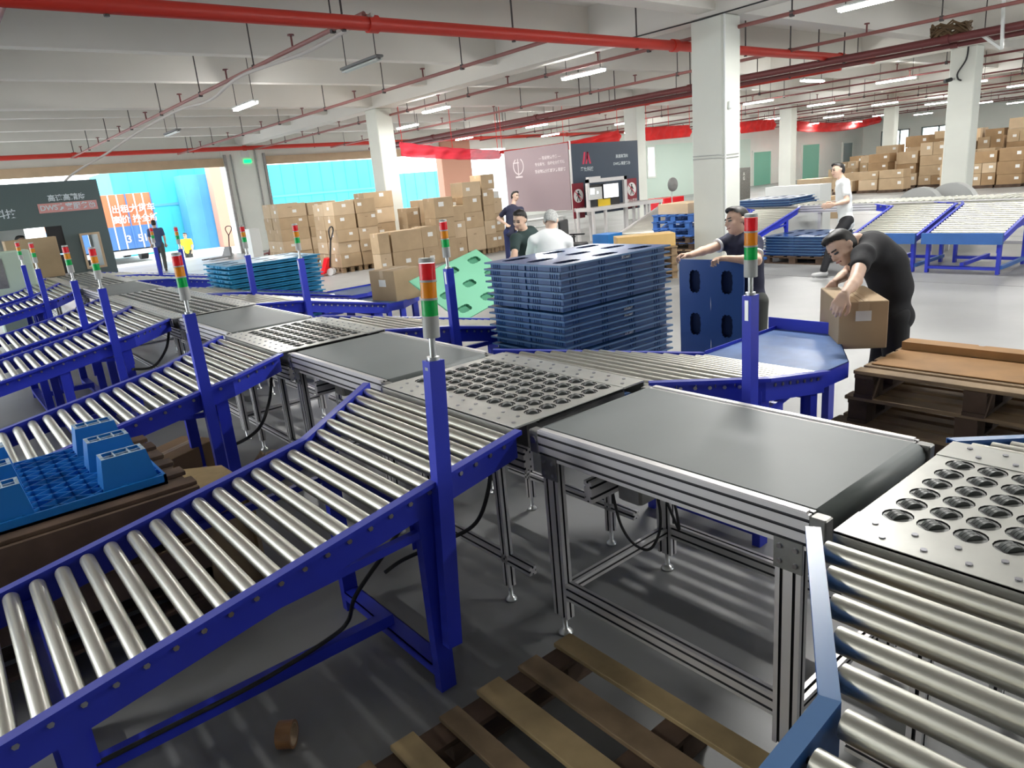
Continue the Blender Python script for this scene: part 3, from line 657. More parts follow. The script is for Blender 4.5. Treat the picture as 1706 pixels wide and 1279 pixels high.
for k in range(NP):
    z = zs[k]; jx, jy = random.uniform(-0.006, 0.006), random.uniform(-0.006, 0.006)
    if k == NP - 1: o = pal; o.location = (SX, SY, z)
    else: o = copy_tree(pal, loc=(SX + jx, SY + jy, z), label='navy plastic pallet in the tall stack, %s from the top' % nth(NP - k))
    WPOS[o.name] = (SX, SY, z)
    if k in (NP - 1, NP - 9, NP - 10, NP - 13):
        text('stamp', '无锡前程', o, face_M((SX + 0.10, SY - PD / 2 + 0.0275, z + 0.019), (1, 0, 0), (0, 0, 1)), 0.024, 'white_mark', bold=0.0006)
PTOP = zs[-1] + 0.048
# pallet held upright by the man in the navy polo
up = plastic_pallet('plastic_pallet', 1.12, 0.60, 'pallet_mid', 'blue plastic pallet standing upright, held by the man in the navy polo', hx=0.095, hy=0.05, holes=(3, 2))
up.rotation_mode = 'XYZ'; R_ = Matrix(((0, 0.12, -0.993, 0), (0, -0.993, -0.12, 0), (1, 0, 0, 0), (0, 0, 0, 1)))
pt = atz((1130, 432), 1.12); ctr = Vector((pt.x, pt.y, 0.56)) + Vector((0.05, -0.30, 0))
M_ = Matrix(((0, -0.105, -0.994, 0), (0, 0.994, -0.105, 0), (1, 0, 0, 0), (0, 0, 0, 1)))
up.matrix_world = Matrix.Translation(ctr + Vector((0.03, 0, 0))) @ M_
# pale green pallet being lifted between two men
gp = plastic_pallet('plastic_pallet', 1.12, 0.80, 'pallet_green', 'pale green plastic pallet being lifted between two bending men', hx=0.085, hy=0.05)
def atd(px, py, D): q = ray((px, py)) / FPX; return Vector((q[0] * D, q[1] * D, CAM_Z + q[2] * D))
h0, h1, h2 = atd(780.6, 455, 8.1), atd(735, 478, 7.8), atd(804, 489, 7.9)
ux = (h1 - h0).normalized(); vy = (h2 - h0); vy = (vy - ux * vy.dot(ux)).normalized(); nz = ux.cross(vy)
cc = (h0 + h1 + h2 + atd(764, 509, 7.7)) / 4 - ux * 0.10
gp.matrix_world = Matrix(((ux.x, vy.x, nz.x, cc.x), (ux.y, vy.y, nz.y, cc.y), (ux.z, vy.z, nz.z, cc.z), (0, 0, 0, 1)))
# cyan pallet stack beyond the line
cy = plastic_pallet('plastic_pallet', 1.30, 1.0, 'pallet_cyan', 'cyan blue plastic pallet on top of the stack left of the centre', detail=True, group='cyan blue pallets in the stack')
c0 = aty((376, 443), 9.45); nz_ = int((c0.z - 0.0) / 0.062); z = c0.z - nz_ * 0.062
for k in range(nz_):
    j = random.uniform(-0.01, 0.01)
    p = (c0.x + 0.66 + j, 9.45 + 0.51 - j, z + k * 0.062)
    if k == nz_ - 1: cy.location = p
    else: copy_tree(cy, loc=p, label='cyan blue plastic pallet in the stack left of centre, %s from the top' % nth(nz_ - k))
# dark blue pallets on the right, on a wooden pallet; and three on the far line
def wooden_pallet(loc, label, w=1.2, d=1.0, h=0.144, m='wood', mb='wood', rz=0.0, nslat=7, group=None, bottom=True, cat='pallet', seed=0):
    rnd = random.Random(seed); t = thing('wooden_pallet', label, cat, loc, rz, group)
    for k in range(nslat):
        sw = d / nslat * (0.62 if nslat > 5 else 0.8) * rnd.uniform(0.75, 1.15); yy = -d / 2 + 0.05 + (d - 0.1) * k / (nslat - 1)
        b = MB(); e = rnd.uniform(0, 0.015); b.box(-w / 2 + e, w / 2 - e, yy - sw / 2, yy + sw / 2, h - 0.02, h, bev=0.002); b.build('deck_board', m, t, world=False)
    for yy in ():
        pass
    for xx in (-w / 2 + 0.07, 0, w / 2 - 0.07):
        b = MB(); b.box(xx - 0.05, xx + 0.05, -d / 2, d / 2, h - 0.04, h - 0.021); b.build('stringer_board', mb, t, world=False)
        for yy in (-d / 2 + 0.07, 0, d / 2 - 0.07):
            b = MB(); b.box(xx - 0.05, xx + 0.05, yy - 0.06, yy + 0.06, 0.02, h - 0.041); b.build('block', mb, t, world=False)
        if bottom:
            b = MB(); b.box(xx - 0.05, xx + 0.05, -d / 2, d / 2, 0.0, 0.019); b.build('bottom_board', mb, t, world=False)
    return t
db = plastic_pallet('plastic_pallet', 1.2, 1.15, 'pallet_navy', 'dark blue plastic pallet, top of the stack beside the chute on the right', group='dark blue pallets on the right')
wooden_pallet((12.75, 6.78, 0), 'dark grey pallet on the floor under the dark blue pallets at right', 1.25, 1.15, m='wood_dark', mb='wood_dark', nslat=5)
for k in range(7):
    p = (12.75 + random.uniform(-.01, .01), 6.78 + random.uniform(-.01, .01), 0.146 + k * 0.05)
    if k == 6: db.location = p
    else: copy_tree(db, loc=p, label='dark blue plastic pallet in the stack at right, %s from the top' % nth(7 - k))
for k in range(3):
    copy_tree(db, loc=(14.0, 8.15 + 0.03 * k, 0.94 + k * 0.05), rz=0.05 * k, label='dark blue pallet lying on the far sorting line, %s of three' % ['bottom', 'middle', 'top'][k])
# light blue upturned pallet on old wooden pallets, lower left
def upturned():
    z0 = 0.715; x0, x1, y0, y1 = -0.62, 0.62, 3.36, 4.22
    t = thing('plastic_pallet', 'light blue plastic pallet lying upside down with its feet up, lower left', 'pallet', (0, 3.8, z0))
    b = MB(); b.box(x0, x1, y0, y1, z0, z0 + 0.012)
    for (a, c, d_, e) in ((x0, x1, y0, y0 + 0.012), (x0, x1, y1 - 0.012, y1), (x0, x0 + 0.012, y0, y1), (x1 - 0.012, x1, y0, y1)): b.box(a, c, d_, e, z0, z0 + 0.045)
    b.build('deck', 'pallet_blue', t)
    b = MB(); sp = 0.082; zc = z0 + 0.022
    for s in (1, -1):
        c = -2.0
        while c < 2.6:
            # diagonal ribs clipped to the pallet
            pts = []
            for xx in (x0 + 0.01, x1 - 0.01):
                yy = (y0 + y1) / 2 + s * 0.62 * xx + c
                pts.append((xx, yy))
            (xa, ya), (xb, yb) = pts
            def clip(xa, ya, xb, yb):
                t0, t1 = 0.0, 1.0; dy = yb - ya
                for lo, sg in ((y0 + 0.01, 1), (y1 - 0.01, -1)):
                    fa, fb = sg * (ya - lo), sg * (yb - lo)
                    if fa < 0 and fb < 0: return None
                    if fa < 0: t0 = max(t0, fa / (fa - fb))
                    elif fb < 0: t1 = min(t1, fa / (fa - fb))
                return (xa + (xb - xa) * t0, ya + dy * t0, xa + (xb - xa) * t1, ya + dy * t1) if t1 > t0 else None
            r = clip(xa, ya, xb, yb)
            if r and math.hypot(r[2] - r[0], r[3] - r[1]) > 0.05: b.bar((r[0], r[1], zc + 0.008), (r[2], r[3], zc + 0.008), 0.006, 0.03)
            c += sp
    b.build('lattice_ribs', 'pallet_blue', t)
    for cx in (-0.48, 0.0, 0.48):
        for cy_ in (3.46, 3.79, 4.12):
            b = MB(); zt = z0 + 0.175
            def rr(w, d, z): return [(cx + sx * w, cy_ + sy * d, z) for sx, sy in ((-1, -1), (-.8, -1.0), (.8, -1), (1, -1), (1, 1), (.8, 1), (-.8, 1), (-1, 1))]
            A, B_, C_, D_ = rr(0.115, 0.072, z0 + 0.012), rr(0.09, 0.055, zt), rr(0.075, 0.042, zt), rr(0.075, 0.042, zt - 0.05)
            v = A + B_ + C_ + D_
            b.add(v, [(r * 8 + i, r * 8 + (i + 1) % 8, (r + 1) * 8 + (i + 1) % 8, (r + 1) * 8 + i) for r in (0, 2) for i in range(8)], 0)
            b.add(v, [(8 + i, 8 + (i + 1) % 8, 16 + (i + 1) % 8, 16 + i) for i in range(8)], 1)
            b.add(D_, [list(range(8))], 0)
            for q in (-0.03, 0.03): b.box(cx + q - 0.003, cx + q + 0.003, cy_ - 0.042, cy_ + 0.042, zt - 0.05, zt - 0.002, 1)
            b.box(cx - 0.075, cx + 0.075, cy_ - 0.003, cy_ + 0.003, zt - 0.05, zt - 0.003, 1)
            b.build('foot', ('pallet_blue', 'worn_blue'), t)
mat('worn_blue', (0.45, 0.58, 0.72), 0.7, var=0.5, scale=40)
upturned()
for k in range(5):
    sh = [0.02, -0.03, 0.0, 0.03, 0.05][k]
    wooden_pallet((0.0 + sh, 3.78, 0.143 * k), 'dark wooden pallet under the upturned light blue pallet, %s from the floor' % ordn[k], 1.35, 1.0 - 0.04 * (k % 2), 0.142, m='wood_dark' if k != 2 else 'wood', mb='wood_dark', seed=k, nslat=6)
b = MB(); b.box(-0.70, 0.72, 3.245, 3.268, 0.50, 0.70); b.box(-0.66, 0.70, 3.245, 3.268, 0.30, 0.44)
tag(b.build('old_board', 'wood_dark'), 'dark old boards leaning on the wooden pallets under the light blue pallet', 'board')
b = MB(); b.prism([(0.72, 3.5), (1.02, 3.42), (1.00, 3.9), (0.72, 4.1)], 0.52, 0.535); b.box(0.73, 1.0, 3.5, 3.52, 0, 0.52); b.box(0.73, 0.75, 3.5, 4.0, 0, 0.52); b.box(0.98, 1.0, 3.45, 3.9, 0, 0.52)
tag(b.build('carton', 'wood_pale'), 'pale plywood crate beside the light blue pallet, between the two near chutes', 'crate')
# slatted wooden pallet on the floor in front
wp = wooden_pallet((1.04, 1.24, 0), 'slatted wooden pallet lying on the floor in the foreground', 1.22, 1.22, 0.13, m='wood', mb='wood_dark', rz=math.pi / 2, nslat=7, seed=3)
for ch in wp.children:
    if ch.name.startswith('deck_board') and int(ch.name.split('.')[-1] if '.' in ch.name else 0) % 2: ch.data.materials[0] = MATS['wood_pale']
# tape roll
t = thing('tape_roll', 'brown roll of packing tape lying on the floor at the bottom', 'tape', (0.6, 2.25, 0.0))
M_ = Matrix.Translation((0.6, 2.25, 0.049)) @ Matrix.Rotation(math.radians(50), 4, 'Z')
def ringmesh(r0, r1, w):
    b = MB(); n = 28; vs = []
    for (r, y) in ((r0, -w / 2), (r1, -w / 2), (r1, w / 2), (r0, w / 2)):
        vs += [M_ @ Vector((r * math.cos(2 * math.pi * i / n), y, r * math.sin(2 * math.pi * i / n))) for i in range(n)]
    b.add(vs, [(k * n + i, k * n + (i + 1) % n, ((k + 1) % 4) * n + (i + 1) % n, ((k + 1) % 4) * n + i) for k in range(4) for i in range(n)]); return b
mat('tape_brown', (0.42, 0.20, 0.08), 0.3, coat=0.4)
ringmesh(0.040, 0.049, 0.055).build('tape', 'tape_brown', t); ringmesh(0.036, 0.0398, 0.055).build('core', 'carton_pale', t)
# stack of wooden pallets right, with the notched board on top
for k in range(5):
    sh = [(0.0, 0.02), (0.03, 0.03), (-0.02, 0.0), (0.02, -0.03), (0.0, 0.0)][k]
    wooden_pallet((4.05 + sh[0], [1.36, 1.31, 1.23, 1.17, 1.13][k], 0.15 * k), 'old wooden pallet in the stack on the right, %s' % ['resting on the floor', 'second from the floor', 'middle one', 'second from the top', 'topmost'][k], 1.2, 0.62, 0.149, m='wood', mb='wood_dark', rz=math.pi / 2 + [0, .02, -.015, .02, 0][k], nslat=5, seed=10 + k)
prof = [(0, 0), (0, 0.105), (0.36, 0.105), (0.37, 0.085), (0.39, 0.085), (0.40, 0.10), (0.66, 0.10), (0.67, 0.07), (0.73, 0.07), (0.75, 0.115), (1.0, 0.115), (1.02, 0.09), (1.25, 0.09), (1.25, 0)]
b = MB(); b.prism([(3.90 + c * 4.2, 1.69 - a) for a, c in prof][::-1], 0.752, 0.757)
b.prism([(4.28 + c, 1.69 - a) for a, c in prof][::-1], 0.757, 0.80)
mat('board_orange', (0.38, 0.20, 0.07), 0.7, var=0.2, scale=5)
tag(b.build('notched_board', 'board_orange'), 'orange-brown notched cardboard sheet lying on the wooden pallet stack', 'cardboard')
# ================================================================== cartons
def carton(loc, w, d, h, label, m='carton', rz=0.0, group=None, stickers=((0, 0.7, 0.6),), near=True, taped=True, stamp=False):
    t = thing('carton', label, 'carton', loc, rz, group)
    b = MB(); b.box(-w / 2, w / 2, -d / 2, d / 2, 0, h, bev=0.004); b.build('body', m, t, world=False)
    if taped:
        b = MB(); e = 0.0012; tw = 0.03
        b.box(-w / 2 - e, w / 2 + e, -tw, tw, h - 0.09, h + e); b.box(-w / 2, w / 2, -0.0015, 0.0015, h + e, h + e + 0.0005, 1)
        b.build('packing_tape', ('tape', 'tape_gap'), t, world=False)
    for (f, u, v) in stickers:
        b = MB(); s = min(w, d, h) * 0.16; e = 0.0015
        if f == 0: b.box(-w / 2 + w * u - s, -w / 2 + w * u + s, -d / 2 - e, -d / 2, h * v - s * 0.7, h * v + s * 0.7)
        else: b.box(-w / 2 - e, -w / 2, -d / 2 + d * u - s, -d / 2 + d * u + s, h * v - s * 0.7, h * v + s * 0.7)
        b.build('shipping_label', 'paper', t, world=False)
    if stamp:
        b = MB()
        for k in range(3): b.box(-w * 0.12 + k * 0.05 * w, -w * 0.12 + k * 0.05 * w + 0.02 * w, -d / 2 - 0.001, -d / 2, h * 0.7, h * 0.76)
        b.build('printed_marks', 'tape_gap', t, world=False)
    return t
lvl = ['bottom carton', 'second carton up', 'third carton up', 'fourth carton up', 'fifth carton up', 'sixth carton up']
def pile(x, y, w, d, hs, where, mats=('carton', 'carton_pale', 'carton'), pallet=True, split=None):
    z = 0.14 if pallet else 0.0
    if pallet: wooden_pallet((x + w / 2, y + d / 2, 0), 'low wooden pallet under %s' % where, w - 0.02, d - 0.02, 0.138, nslat=5, seed=int(x * 7))
    for k, h in enumerate(hs):
        jx, jy = random.uniform(-0.015, 0.015), random.uniform(-0.015, 0.015)
        st = [(0, random.uniform(0.2, 0.8), random.uniform(0.4, 0.8))] if random.random() < 0.75 else []
        if random.random() < 0.6: st.append((1, random.uniform(0.3, 0.7), random.uniform(0.4, 0.7)))
        name = 'topmost carton' if k == len(hs) - 1 and k else lvl[k]
        carton((x + w / 2 + jx, y + d / 2 + jy, z), w - 0.03, d - 0.03, h - 0.003, '%s %s' % (name, where), mats[(k + int(x * 3)) % len(mats)], stickers=tuple(st), stamp=random.random() < 0.35)
        z += h
G1 = 'of the left pile by the wall pier'
pile(8.15, 20.3, 0.9, 0.55, [.33, .33, .33, .33, .38], 'in the left pile by the wall pier, left half', )
pile(9.06, 20.3, 0.95, 0.55, [.33, .36, .30, .33, .36], 'in the left pile by the wall pier, middle')
pile(8.15, 20.87, 0.9, 0.6, [.33, .33, .33, .33, .40], 'in the left pile by the wall pier, rear left')
pile(10.05, 20.3, 0.5, 0.55, [.40, .42, .38, .30], 'in the left pile by the wall pier, right end')
pile(8.25, 16.95, 0.62, 0.62, [.34, .30, .31, .36, .34], 'in the tall pile behind the red pallet jack, front left')
pile(8.88, 16.95, 0.60, 0.62, [.34, .30, .31, .36, .36], 'in the tall pile behind the red pallet jack, front right')
pile(8.25, 17.6, 0.62, 0.62, [.34, .30, .31, .36, .30], 'in the tall pile behind the red pallet jack, rear left')
pile(9.75, 18.1, 0.95, 0.6, [.5, .45, .42, .44], 'just left of the round-edged white column')
pile(8.62, 15.55, 0.34, 0.42, [.46, .50], 'in the low front pile, narrow left end', pallet=False)
pile(8.98, 15.55, 0.92, 0.5, [.46, .50], 'in the low front pile, middle', pallet=False)
pile(9.92, 15.6, 0.5, 0.5, [.46, .52], 'in the low front pile, right end', pallet=False)
pile(10.4, 17.0, 0.42, 0.5, [.6, .40, .44], 'right behind the low front pile', pallet=False)
pile(10.84, 17.0, 0.5, 0.5, [.6, .42, .60], 'second column behind the low front pile', pallet=False)
pile(10.48, 15.75, 0.62, 0.55, [.62, .52, .52], 'in the tall plain column right of the low pile', pallet=False, mats=('carton',))
pile(11.14, 15.9, 0.42, 0.5, [.55, .45, .40], 'behind the signal tower, slim column', pallet=False)
pile(11.6, 16.0, 0.66, 0.6, [.62, .42, .42], 'in the highest pile, left column')
pile(12.28, 16.0, 0.42, 0.6, [.38, .38, .42, .42], 'in the highest pile, middle column')
pile(12.72, 16.15, 0.4, 0.6, [.42, .5, .42], 'in the highest pile, right column')
carton((11.95, 16.3, 1.60), 0.62, 0.55, 0.38, 'large carton laid on top of the highest pile, left', 'carton_pale', stickers=((0, .3, .5),))
carton((12.55, 16.3, 1.74), 0.46, 0.5, 0.40, 'large carton laid on top of the highest pile, right', 'carton', stickers=((0, .7, .5),))
# carton on the end table, carton carried, flat yellow carton
_b = atz((687, 501), 0.70)
carton((4.25, 7.38, 0.675), 0.42, 0.42, 0.36, 'square carton with one label standing on the chute end table', 'carton', rz=0.22, stickers=((1, .5, .6),))
carton((4.387, 2.039, 0.758), 0.55, 0.27, 0.285, 'taped brown carton tipped by the bending man at the chute end', 'carton', rz=math.radians(38), stickers=((1, .5, .7),))
fy = atd(1073, 400, 12.6)
wooden_pallet((fy.x, fy.y, 0), 'wooden pallet under the flat yellow carton', 1.0, 0.7, 0.14, rz=-0.55, nslat=5)
for k in range(3): wooden_pallet((fy.x, fy.y, 0.141 * (k + 1)), 'wooden pallet stacked under the flat yellow carton, %s' % ['second from floor', 'third from floor', 'topmost'][k], 1.0, 0.7, 0.14, rz=-0.55, nslat=5)
carton((fy.x, fy.y, 0.565), 1.02, 0.45, 0.22, 'long flat yellow carton behind the tall navy stack', 'carton_yellow', rz=-0.68, stickers=(), stamp=False)
# stored goods far right
rows = [(33.4, 8.8, 16.4, (0.75, 1.3), 'front'), (35.6, 9.2, 18.0, (1.1, 1.7), 'second'), (38.2, 9.8, 18.6, (1.5, 2.1), 'third'), (41.4, 10.4, 19.6, (1.5, 2.3), 'back')]
for r, (x0_, ya, yb, (ha, hb), rn) in enumerate(rows):
    y = yb; c = 0; x = x0_
    while y > ya:
        w = random.uniform(0.85, 1.15); d = random.uniform(0.6, 0.8); H_ = random.uniform(ha, hb) * min(1, 0.6 + 0.12 * c); z = 0.12; k = 0; x = x0_ + random.uniform(-0.35, 0.35)
        if not (r == 0 and 12.6 < y < 13.8) and not (r == 0 and 18.3 < y < 20.6):
            b = MB(); b.box(x - 0.5, x + 0.5, y - w + 0.05, y - 0.02, 0.09, 0.12); b.box(x - 0.48, x - 0.4, y - w + 0.05, y - 0.02, 0, 0.09); b.box(x - 0.05, x + 0.05, y - w + 0.05, y - 0.02, 0, 0.09); b.box(x + 0.4, x + 0.48, y - w + 0.05, y - 0.02, 0, 0.09)
            tag(b.build('wooden_pallet', 'wood_dark'), 'low pallet under pile %s from the left, %s row of far stored goods' % (nth(c + 1), rn), 'pallet', 'pallets under the far stored goods')
            while z < H_ and k < 6:
                h = random.uniform(0.32, 0.55); b = MB(); tw = random.random() < 0.35 and r < 3
                spans = [(y - w + 0.02, y - w / 2 - 0.01), (y - w / 2 + 0.01, y - 0.02)] if tw else [(y - w + random.uniform(.02, .08), y - random.uniform(.02, .06))]
                for si, (a_, b_) in enumerate(spans):
                    b = MB(); b.box(x - 0.4, x + 0.35, a_, b_, z, z + h - 0.01); 
                    b.box(x - 0.402, x - 0.4, a_ + 0.1, a_ + 0.24, z + h * 0.45, z + h * 0.7, 1)
                    tag(b.build('carton', (random.choice(['carton', 'carton_pale', 'carton_dark', 'carton']), 'paper')), '%s%s, pile %s from the left, %s row of far stored goods' % (lvl[k], '' if not tw else (', right half' if si == 0 else ', left half'), nth(c + 1), rn), 'carton', 'cartons in the far stored goods')
                z += h; k += 1
        y -= w + random.uniform(0.02, 0.12); c += 1
for k, (px, py, w, h, m, lb) in enumerate(((1352, 328, .75, .62, 'carton_pale', 'open-sided large carton left of the walking man, lower left'), (1378, 330, .7, .5, 'carton', 'large carton left of the walking man, lower right'), (1345, 296, .75, .55, 'carton_pale', 'large carton left of the walking man, upper left'))):
    p = atx((px, 330), 21.0)
    carton((p.x + 0.4, p.y, 0.0 if k < 2 else 0.62), 0.7, w, h if k < 2 else 0.55, lb, m, rz=0, stickers=((1, .5, .6),))
for k, (y, w) in enumerate(((8.9, 0.55), (8.25, 0.75))):
    b = MB(); b.box(15.2, 15.7, y - w / 2, y + w / 2, 0.55, 1.25 - k * 0.0); b.box(15.2, 15.7, y - w / 2, y + w / 2, 0.0, 0.55)
    tag(b.build('white_box', 'white_paint'), 'white storage box behind the dark blue pallets on the far line, %s one' % ['left', 'right'][k], 'box')
# ================================================================== second sorting line (right)
t = thing('long_conveyor', 'long grey conveyor line in the background on the right', 'conveyor', (13.95, 5, 0))
b = MB(); b.box(13.55, 14.35, -10, 9.7, 0.86, 0.93); b.build('bed', 'alu', t)
for x in (13.52, 14.38):
    b = MB(); b.alu((x, -10, 0.87), (x, 9.7, 0.87), 0.04, 0.14, 1, 3); b.build('side_profile', ('alu', 'slot'), t)
for y in range(-9, 10, 2):
    for x in (13.55, 14.35): b = MB(); b.bar((x, y, 0), (x, y, 0.8), 0.06, 0.06); b.build('leg', 'alu', t)
b = MB(); b.bar((13.55, -9, 0.25), (13.55, 9.5, 0.25), 0.05, 0.05); b.build('lower_rail', 'alu', t)
mr = MB(); mr.cyl((-0.42, 0, 0), (0.42, 0, 0), 0.03, n=8); mr = mr.mesh('roller', L('roller_dull'))
for k in range(70): inst('roller', mr, t, (0, 1.2 + k * 0.11 - 5 - 0.9, 0.935))
for (ya, yb, yn, yf, lb, m) in ((3.35, 4.50, 3.40, 4.40, 'background blue chute nearest on the right, seen from its low end', 'blue'),
                             (4.95, 5.9, 4.55, 5.50, 'background blue chute left of the nearest one, past the bending man', 'blue'),
                             (7.4, 8.6, 7.3, 8.2, 'background blue chute behind the man in the navy polo', 'blue'),
                             (0.5, 1.6, 0.45, 1.45, 'background blue chute at the right edge of the view', 'blue')):
    c = chute(-1, lb, ya, yb, yn, yf, 11.72, [12.9, 11.80], m=m, step=0.092, rad=0.031, mouthx=13.46, bend=(0.22, 0.25), s=0.235, zb=0.92, bolts=False, rm='roller_dull')
    b = MB(); b.box(11.66, 11.72, yn - 0.03, yf + 0.03, 0.44, 0.60); b.build('end_beam', 'steelblue', c)
    b = MB(); b.bar((11.8, yn, 0.10), (12.9, yn, 0.10), 0.05, 0.05); b.build('floor_bar', 'steelblue', c)
b = MB(); b.box(13.3, 13.44, 2.0, 3.1, 0.58, 0.80); tag(b.build('motor_cover', 'yellow'), 'yellow motor cover under the background line between two chutes', 'machine')
t = thing('cable_drum', 'pale rounded cable drum behind the line, at the foot of the right column', 'drum', (16.2, 5.95, 0))
b = MB(); b.cyl((15.9, 6.15, 0.63), (16.15, 6.15, 0.63), 0.42, n=28); b.box(15.9, 16.15, 5.73, 6.57, 0, 0.6); b.build('drum', 'grey_plastic', t)
b = MB(); b.cyl((16.3, 5.7, 0.63), (16.55, 5.7, 0.63), 0.46, n=28); b.box(16.3, 16.55, 5.24, 6.16, 0, 0.6); b.build('drum', 'grey_plastic', t)
# pallets stacked beside the square column
for k in range(6):
    p = (13.2, 9.9, 0.15 * k)
    wooden_pallet(p, 'blue painted pallet stacked left of the square column, %s' % ['on the floor', 'second up', 'third up', 'fourth up', 'fifth up', 'topmost'][k], 1.1, 1.0, 0.149, m='wood' if k in (0,) else 'steelblue', mb='steelblue' if k in (3, 4, 5) else 'wood_dark', nslat=5, rz=0.1 * (k % 2))
carton((13.2, 9.9, 0.902), 0.9, 0.8, 0.22, 'shallow carton on the blue pallets left of the square column', 'carton_pale', stickers=())
# ================================================================== scanning booths and banners
mat('logo_red', (0.75, 0.05, 0.12), 0.6); mat('sign_maroon', (0.25, 0.02, 0.035), 0.6); mat('light_text', (0.72, 0.80, 0.84), 0.6); mat('pale_text', (0.78, 0.70, 0.72), 0.6)
mat('pink_panel', (0.75, 0.36, 0.34), 0.6); mat('screen', (0.8, 0.85, 0.9), 0.3, emit=(0.85, 0.9, 1.0), es=0.8); mat('cab_green', (0.55, 0.68, 0.55), 0.5)
YB = 16.0
t = thing('scanning_booth', 'dark panel booth with white lettering at the far end of the line', 'booth', (1.0, YB, 0))
b = MB(); b.box(-3.2, 2.97, YB, YB + 0.05, 1.84, 2.64); b.box(2.2, 2.45, YB, YB + 0.05, 0.93, 1.84); b.box(2.80, 2.97, YB, YB + 0.05, 0.5, 1.84); b.box(2.45, 2.80, YB, YB + 0.05, 1.66, 1.84); b.box(2.45, 2.80, YB, YB + 0.05, 0.5, 0.98); b.box(2.92, 2.97, YB + 0.05, YB + 1.8, 0.5, 2.64); b.build('panel', 'banner_dark', t)
b = MB()
for (x0, x1, z0, z1) in ((2.45, 2.49, .98, 1.66), (2.76, 2.80, .98, 1.66), (2.49, 2.76, 1.62, 1.66), (2.49, 2.76, .98, 1.02)): b.box(x0, x1, YB - 0.02, YB + 0.02, z0, z1)
b.build('window_frame', 'carton_pale', t)
b = MB(); b.box(1.93, 2.2, YB + 0.02, YB + 0.06, 1.33, 1.84); b.box(1.97, 2.2, YB + 0.02, YB + 0.06, 0.95, 1.30); b.build('black_curtain', 'black', t)
text('lettering', '高速高精度', t, face_M((aty((111, 329), YB).x, YB - 0.003, aty((111, 329), YB).z), (1, 0, 0), (0, 0, 1)), 0.125, 'light_text', bold=0.003)
c_ = aty((114, 344), YB)
b = MB(); b.box(c_.x - 0.49, c_.x + 0.49, YB - 0.006, YB, c_.z - 0.085, c_.z + 0.085); b.build('pink_strip', 'pink_panel', t)
text('lettering', 'DWS方案服务商', t, face_M((c_.x, YB - 0.009, c_.z), (1, 0, 0), (0, 0, 1)), 0.128, 'light_text', bold=0.003)
c_ = aty((-15, 360), YB); text('lettering', '墨家科技', t, face_M((c_.x + 0.05, YB - 0.003, c_.z), (1, 0, 0), (0, 0, 1)), 0.17, 'light_text', bold=0.003)
b = MB(); b.box(0.35, 1.75, YB + 1.6, YB + 2.0, 0.9, 1.9); b.box(1.2, 1.28, YB + 1.55, YB + 1.6, 0.9, 1.9); b.build('equipment_rack', 'white_paint', t)
for x in (-3.1, 2.9):
    b = MB(); b.bar((x, YB + 1.7, 0), (x, YB + 1.7, 2.6), 0.05, 0.05); b.build('frame_post', 'alu', t)
b = MB(); b.bar((-3.1, YB + 0.1, 2.6), (-3.1, YB + 1.7, 2.6), 0.04, 0.04); b.bar((-3.1, YB + 0.1, 0), (-3.1, YB + 0.1, 2.6), 0.05, 0.05); b.build('frame_post', 'alu', t)
p_ = aty((80, 432), 15.3); 
carton((1.62, 15.9, 0.94), 0.8, 0.5, 0.72, 'big brown carton standing on the line just before the dark booth', 'carton', stickers=((0, .25, .5),))
# pale green cabinet
pa, pb = aty((0, 420), 15.0), aty((48, 420), 15.0)
t = thing('cabinet', 'pale green cabinet behind the two far left signal towers', 'cabinet', (pa.x + 0.1, 15.2, 0))
b = MB(); b.box(pa.x - 0.25, pb.x, 14.85, 15.4, 0.02, pa.z, bev=0.02); b.build('body', 'cab_green', t); b = MB(); b.box(pa.x - 0.22, pa.x - 0.02, 14.84, 14.85, 0.9, pa.z - 0.1); b.build('vent_panel', 'bracket', t)
# middle banner wall
YM = 15.0
t = thing('banner_wall', 'navy banner panel with red emblem and white lettering beside the column', 'banner', (16.2, YM, 0))
b = MB(); b.box(14.78, 17.68, YM, YM + 0.03, 0.75, 2.76); b.build('panel', 'banner_navy', t)
b = MB(); b.bar((14.76, YM - 0.02, 0), (14.76, YM - 0.02, 2.85), 0.035, 0.035); b.bar((17.68, YM + 0.06, 0), (17.68, YM + 0.06, 2.7), 0.04, 0.04); b.build('frame_post', 'alu', t)
def em(px, py): p = aty((px, py), YM); return p.x, p.z
ex, ez = em(977, 263); b = MB(); s_ = 0.165
def strip(pts): b.add([(ex + x * s_, YM - 0.004, ez + z * s_) for x, z in pts] + [(ex + x * s_, YM, ez + z * s_) for x, z in pts], [(0, 1, 2, 3), (7, 6, 5, 4), (0, 4, 5, 1), (1, 5, 6, 2), (2, 6, 7, 3), (3, 7, 4, 0)])
strip([(-1.1, -1), (-0.65, -1), (-0.15, 1), (-0.6, 1)]); strip([(-0.35, -1), (0.05, -1), (0.35, 0.2), (0.05, 0.6)]); strip([(0.15, 1), (0.5, 1), (1.1, -1), (0.65, -1)]); strip([(0.0, -0.3), (0.3, -0.3), (0.5, 1), (0.15, 1)])
b.build('red_emblem', 'logo_red', t)
x_, z_ = em(978, 282); text('lettering', '墨家科技', t, face_M((x_, YM - 0.003, z_), (1, 0, 0), (0, 0, 1)), 0.135, 'light_text', bold=0.002)
x_, z_ = em(1036, 260); text('lettering', '高速高精度', t, face_M((x_, YM - 0.003, z_), (1, 0, 0), (0, 0, 1)), 0.112, 'light_text', bold=0.002)
x_, z_ = em(1036, 272); text('lettering', 'DWS方案服务商', t, face_M((x_, YM - 0.003, z_), (1, 0, 0), (0, 0, 1)), 0.105, 'light_text', bold=0.002)
XM = 14.74
t = thing('banner_wall', 'mauve banner panel with circular emblem left of the navy banner', 'banner', (XM, 16.4, 0))
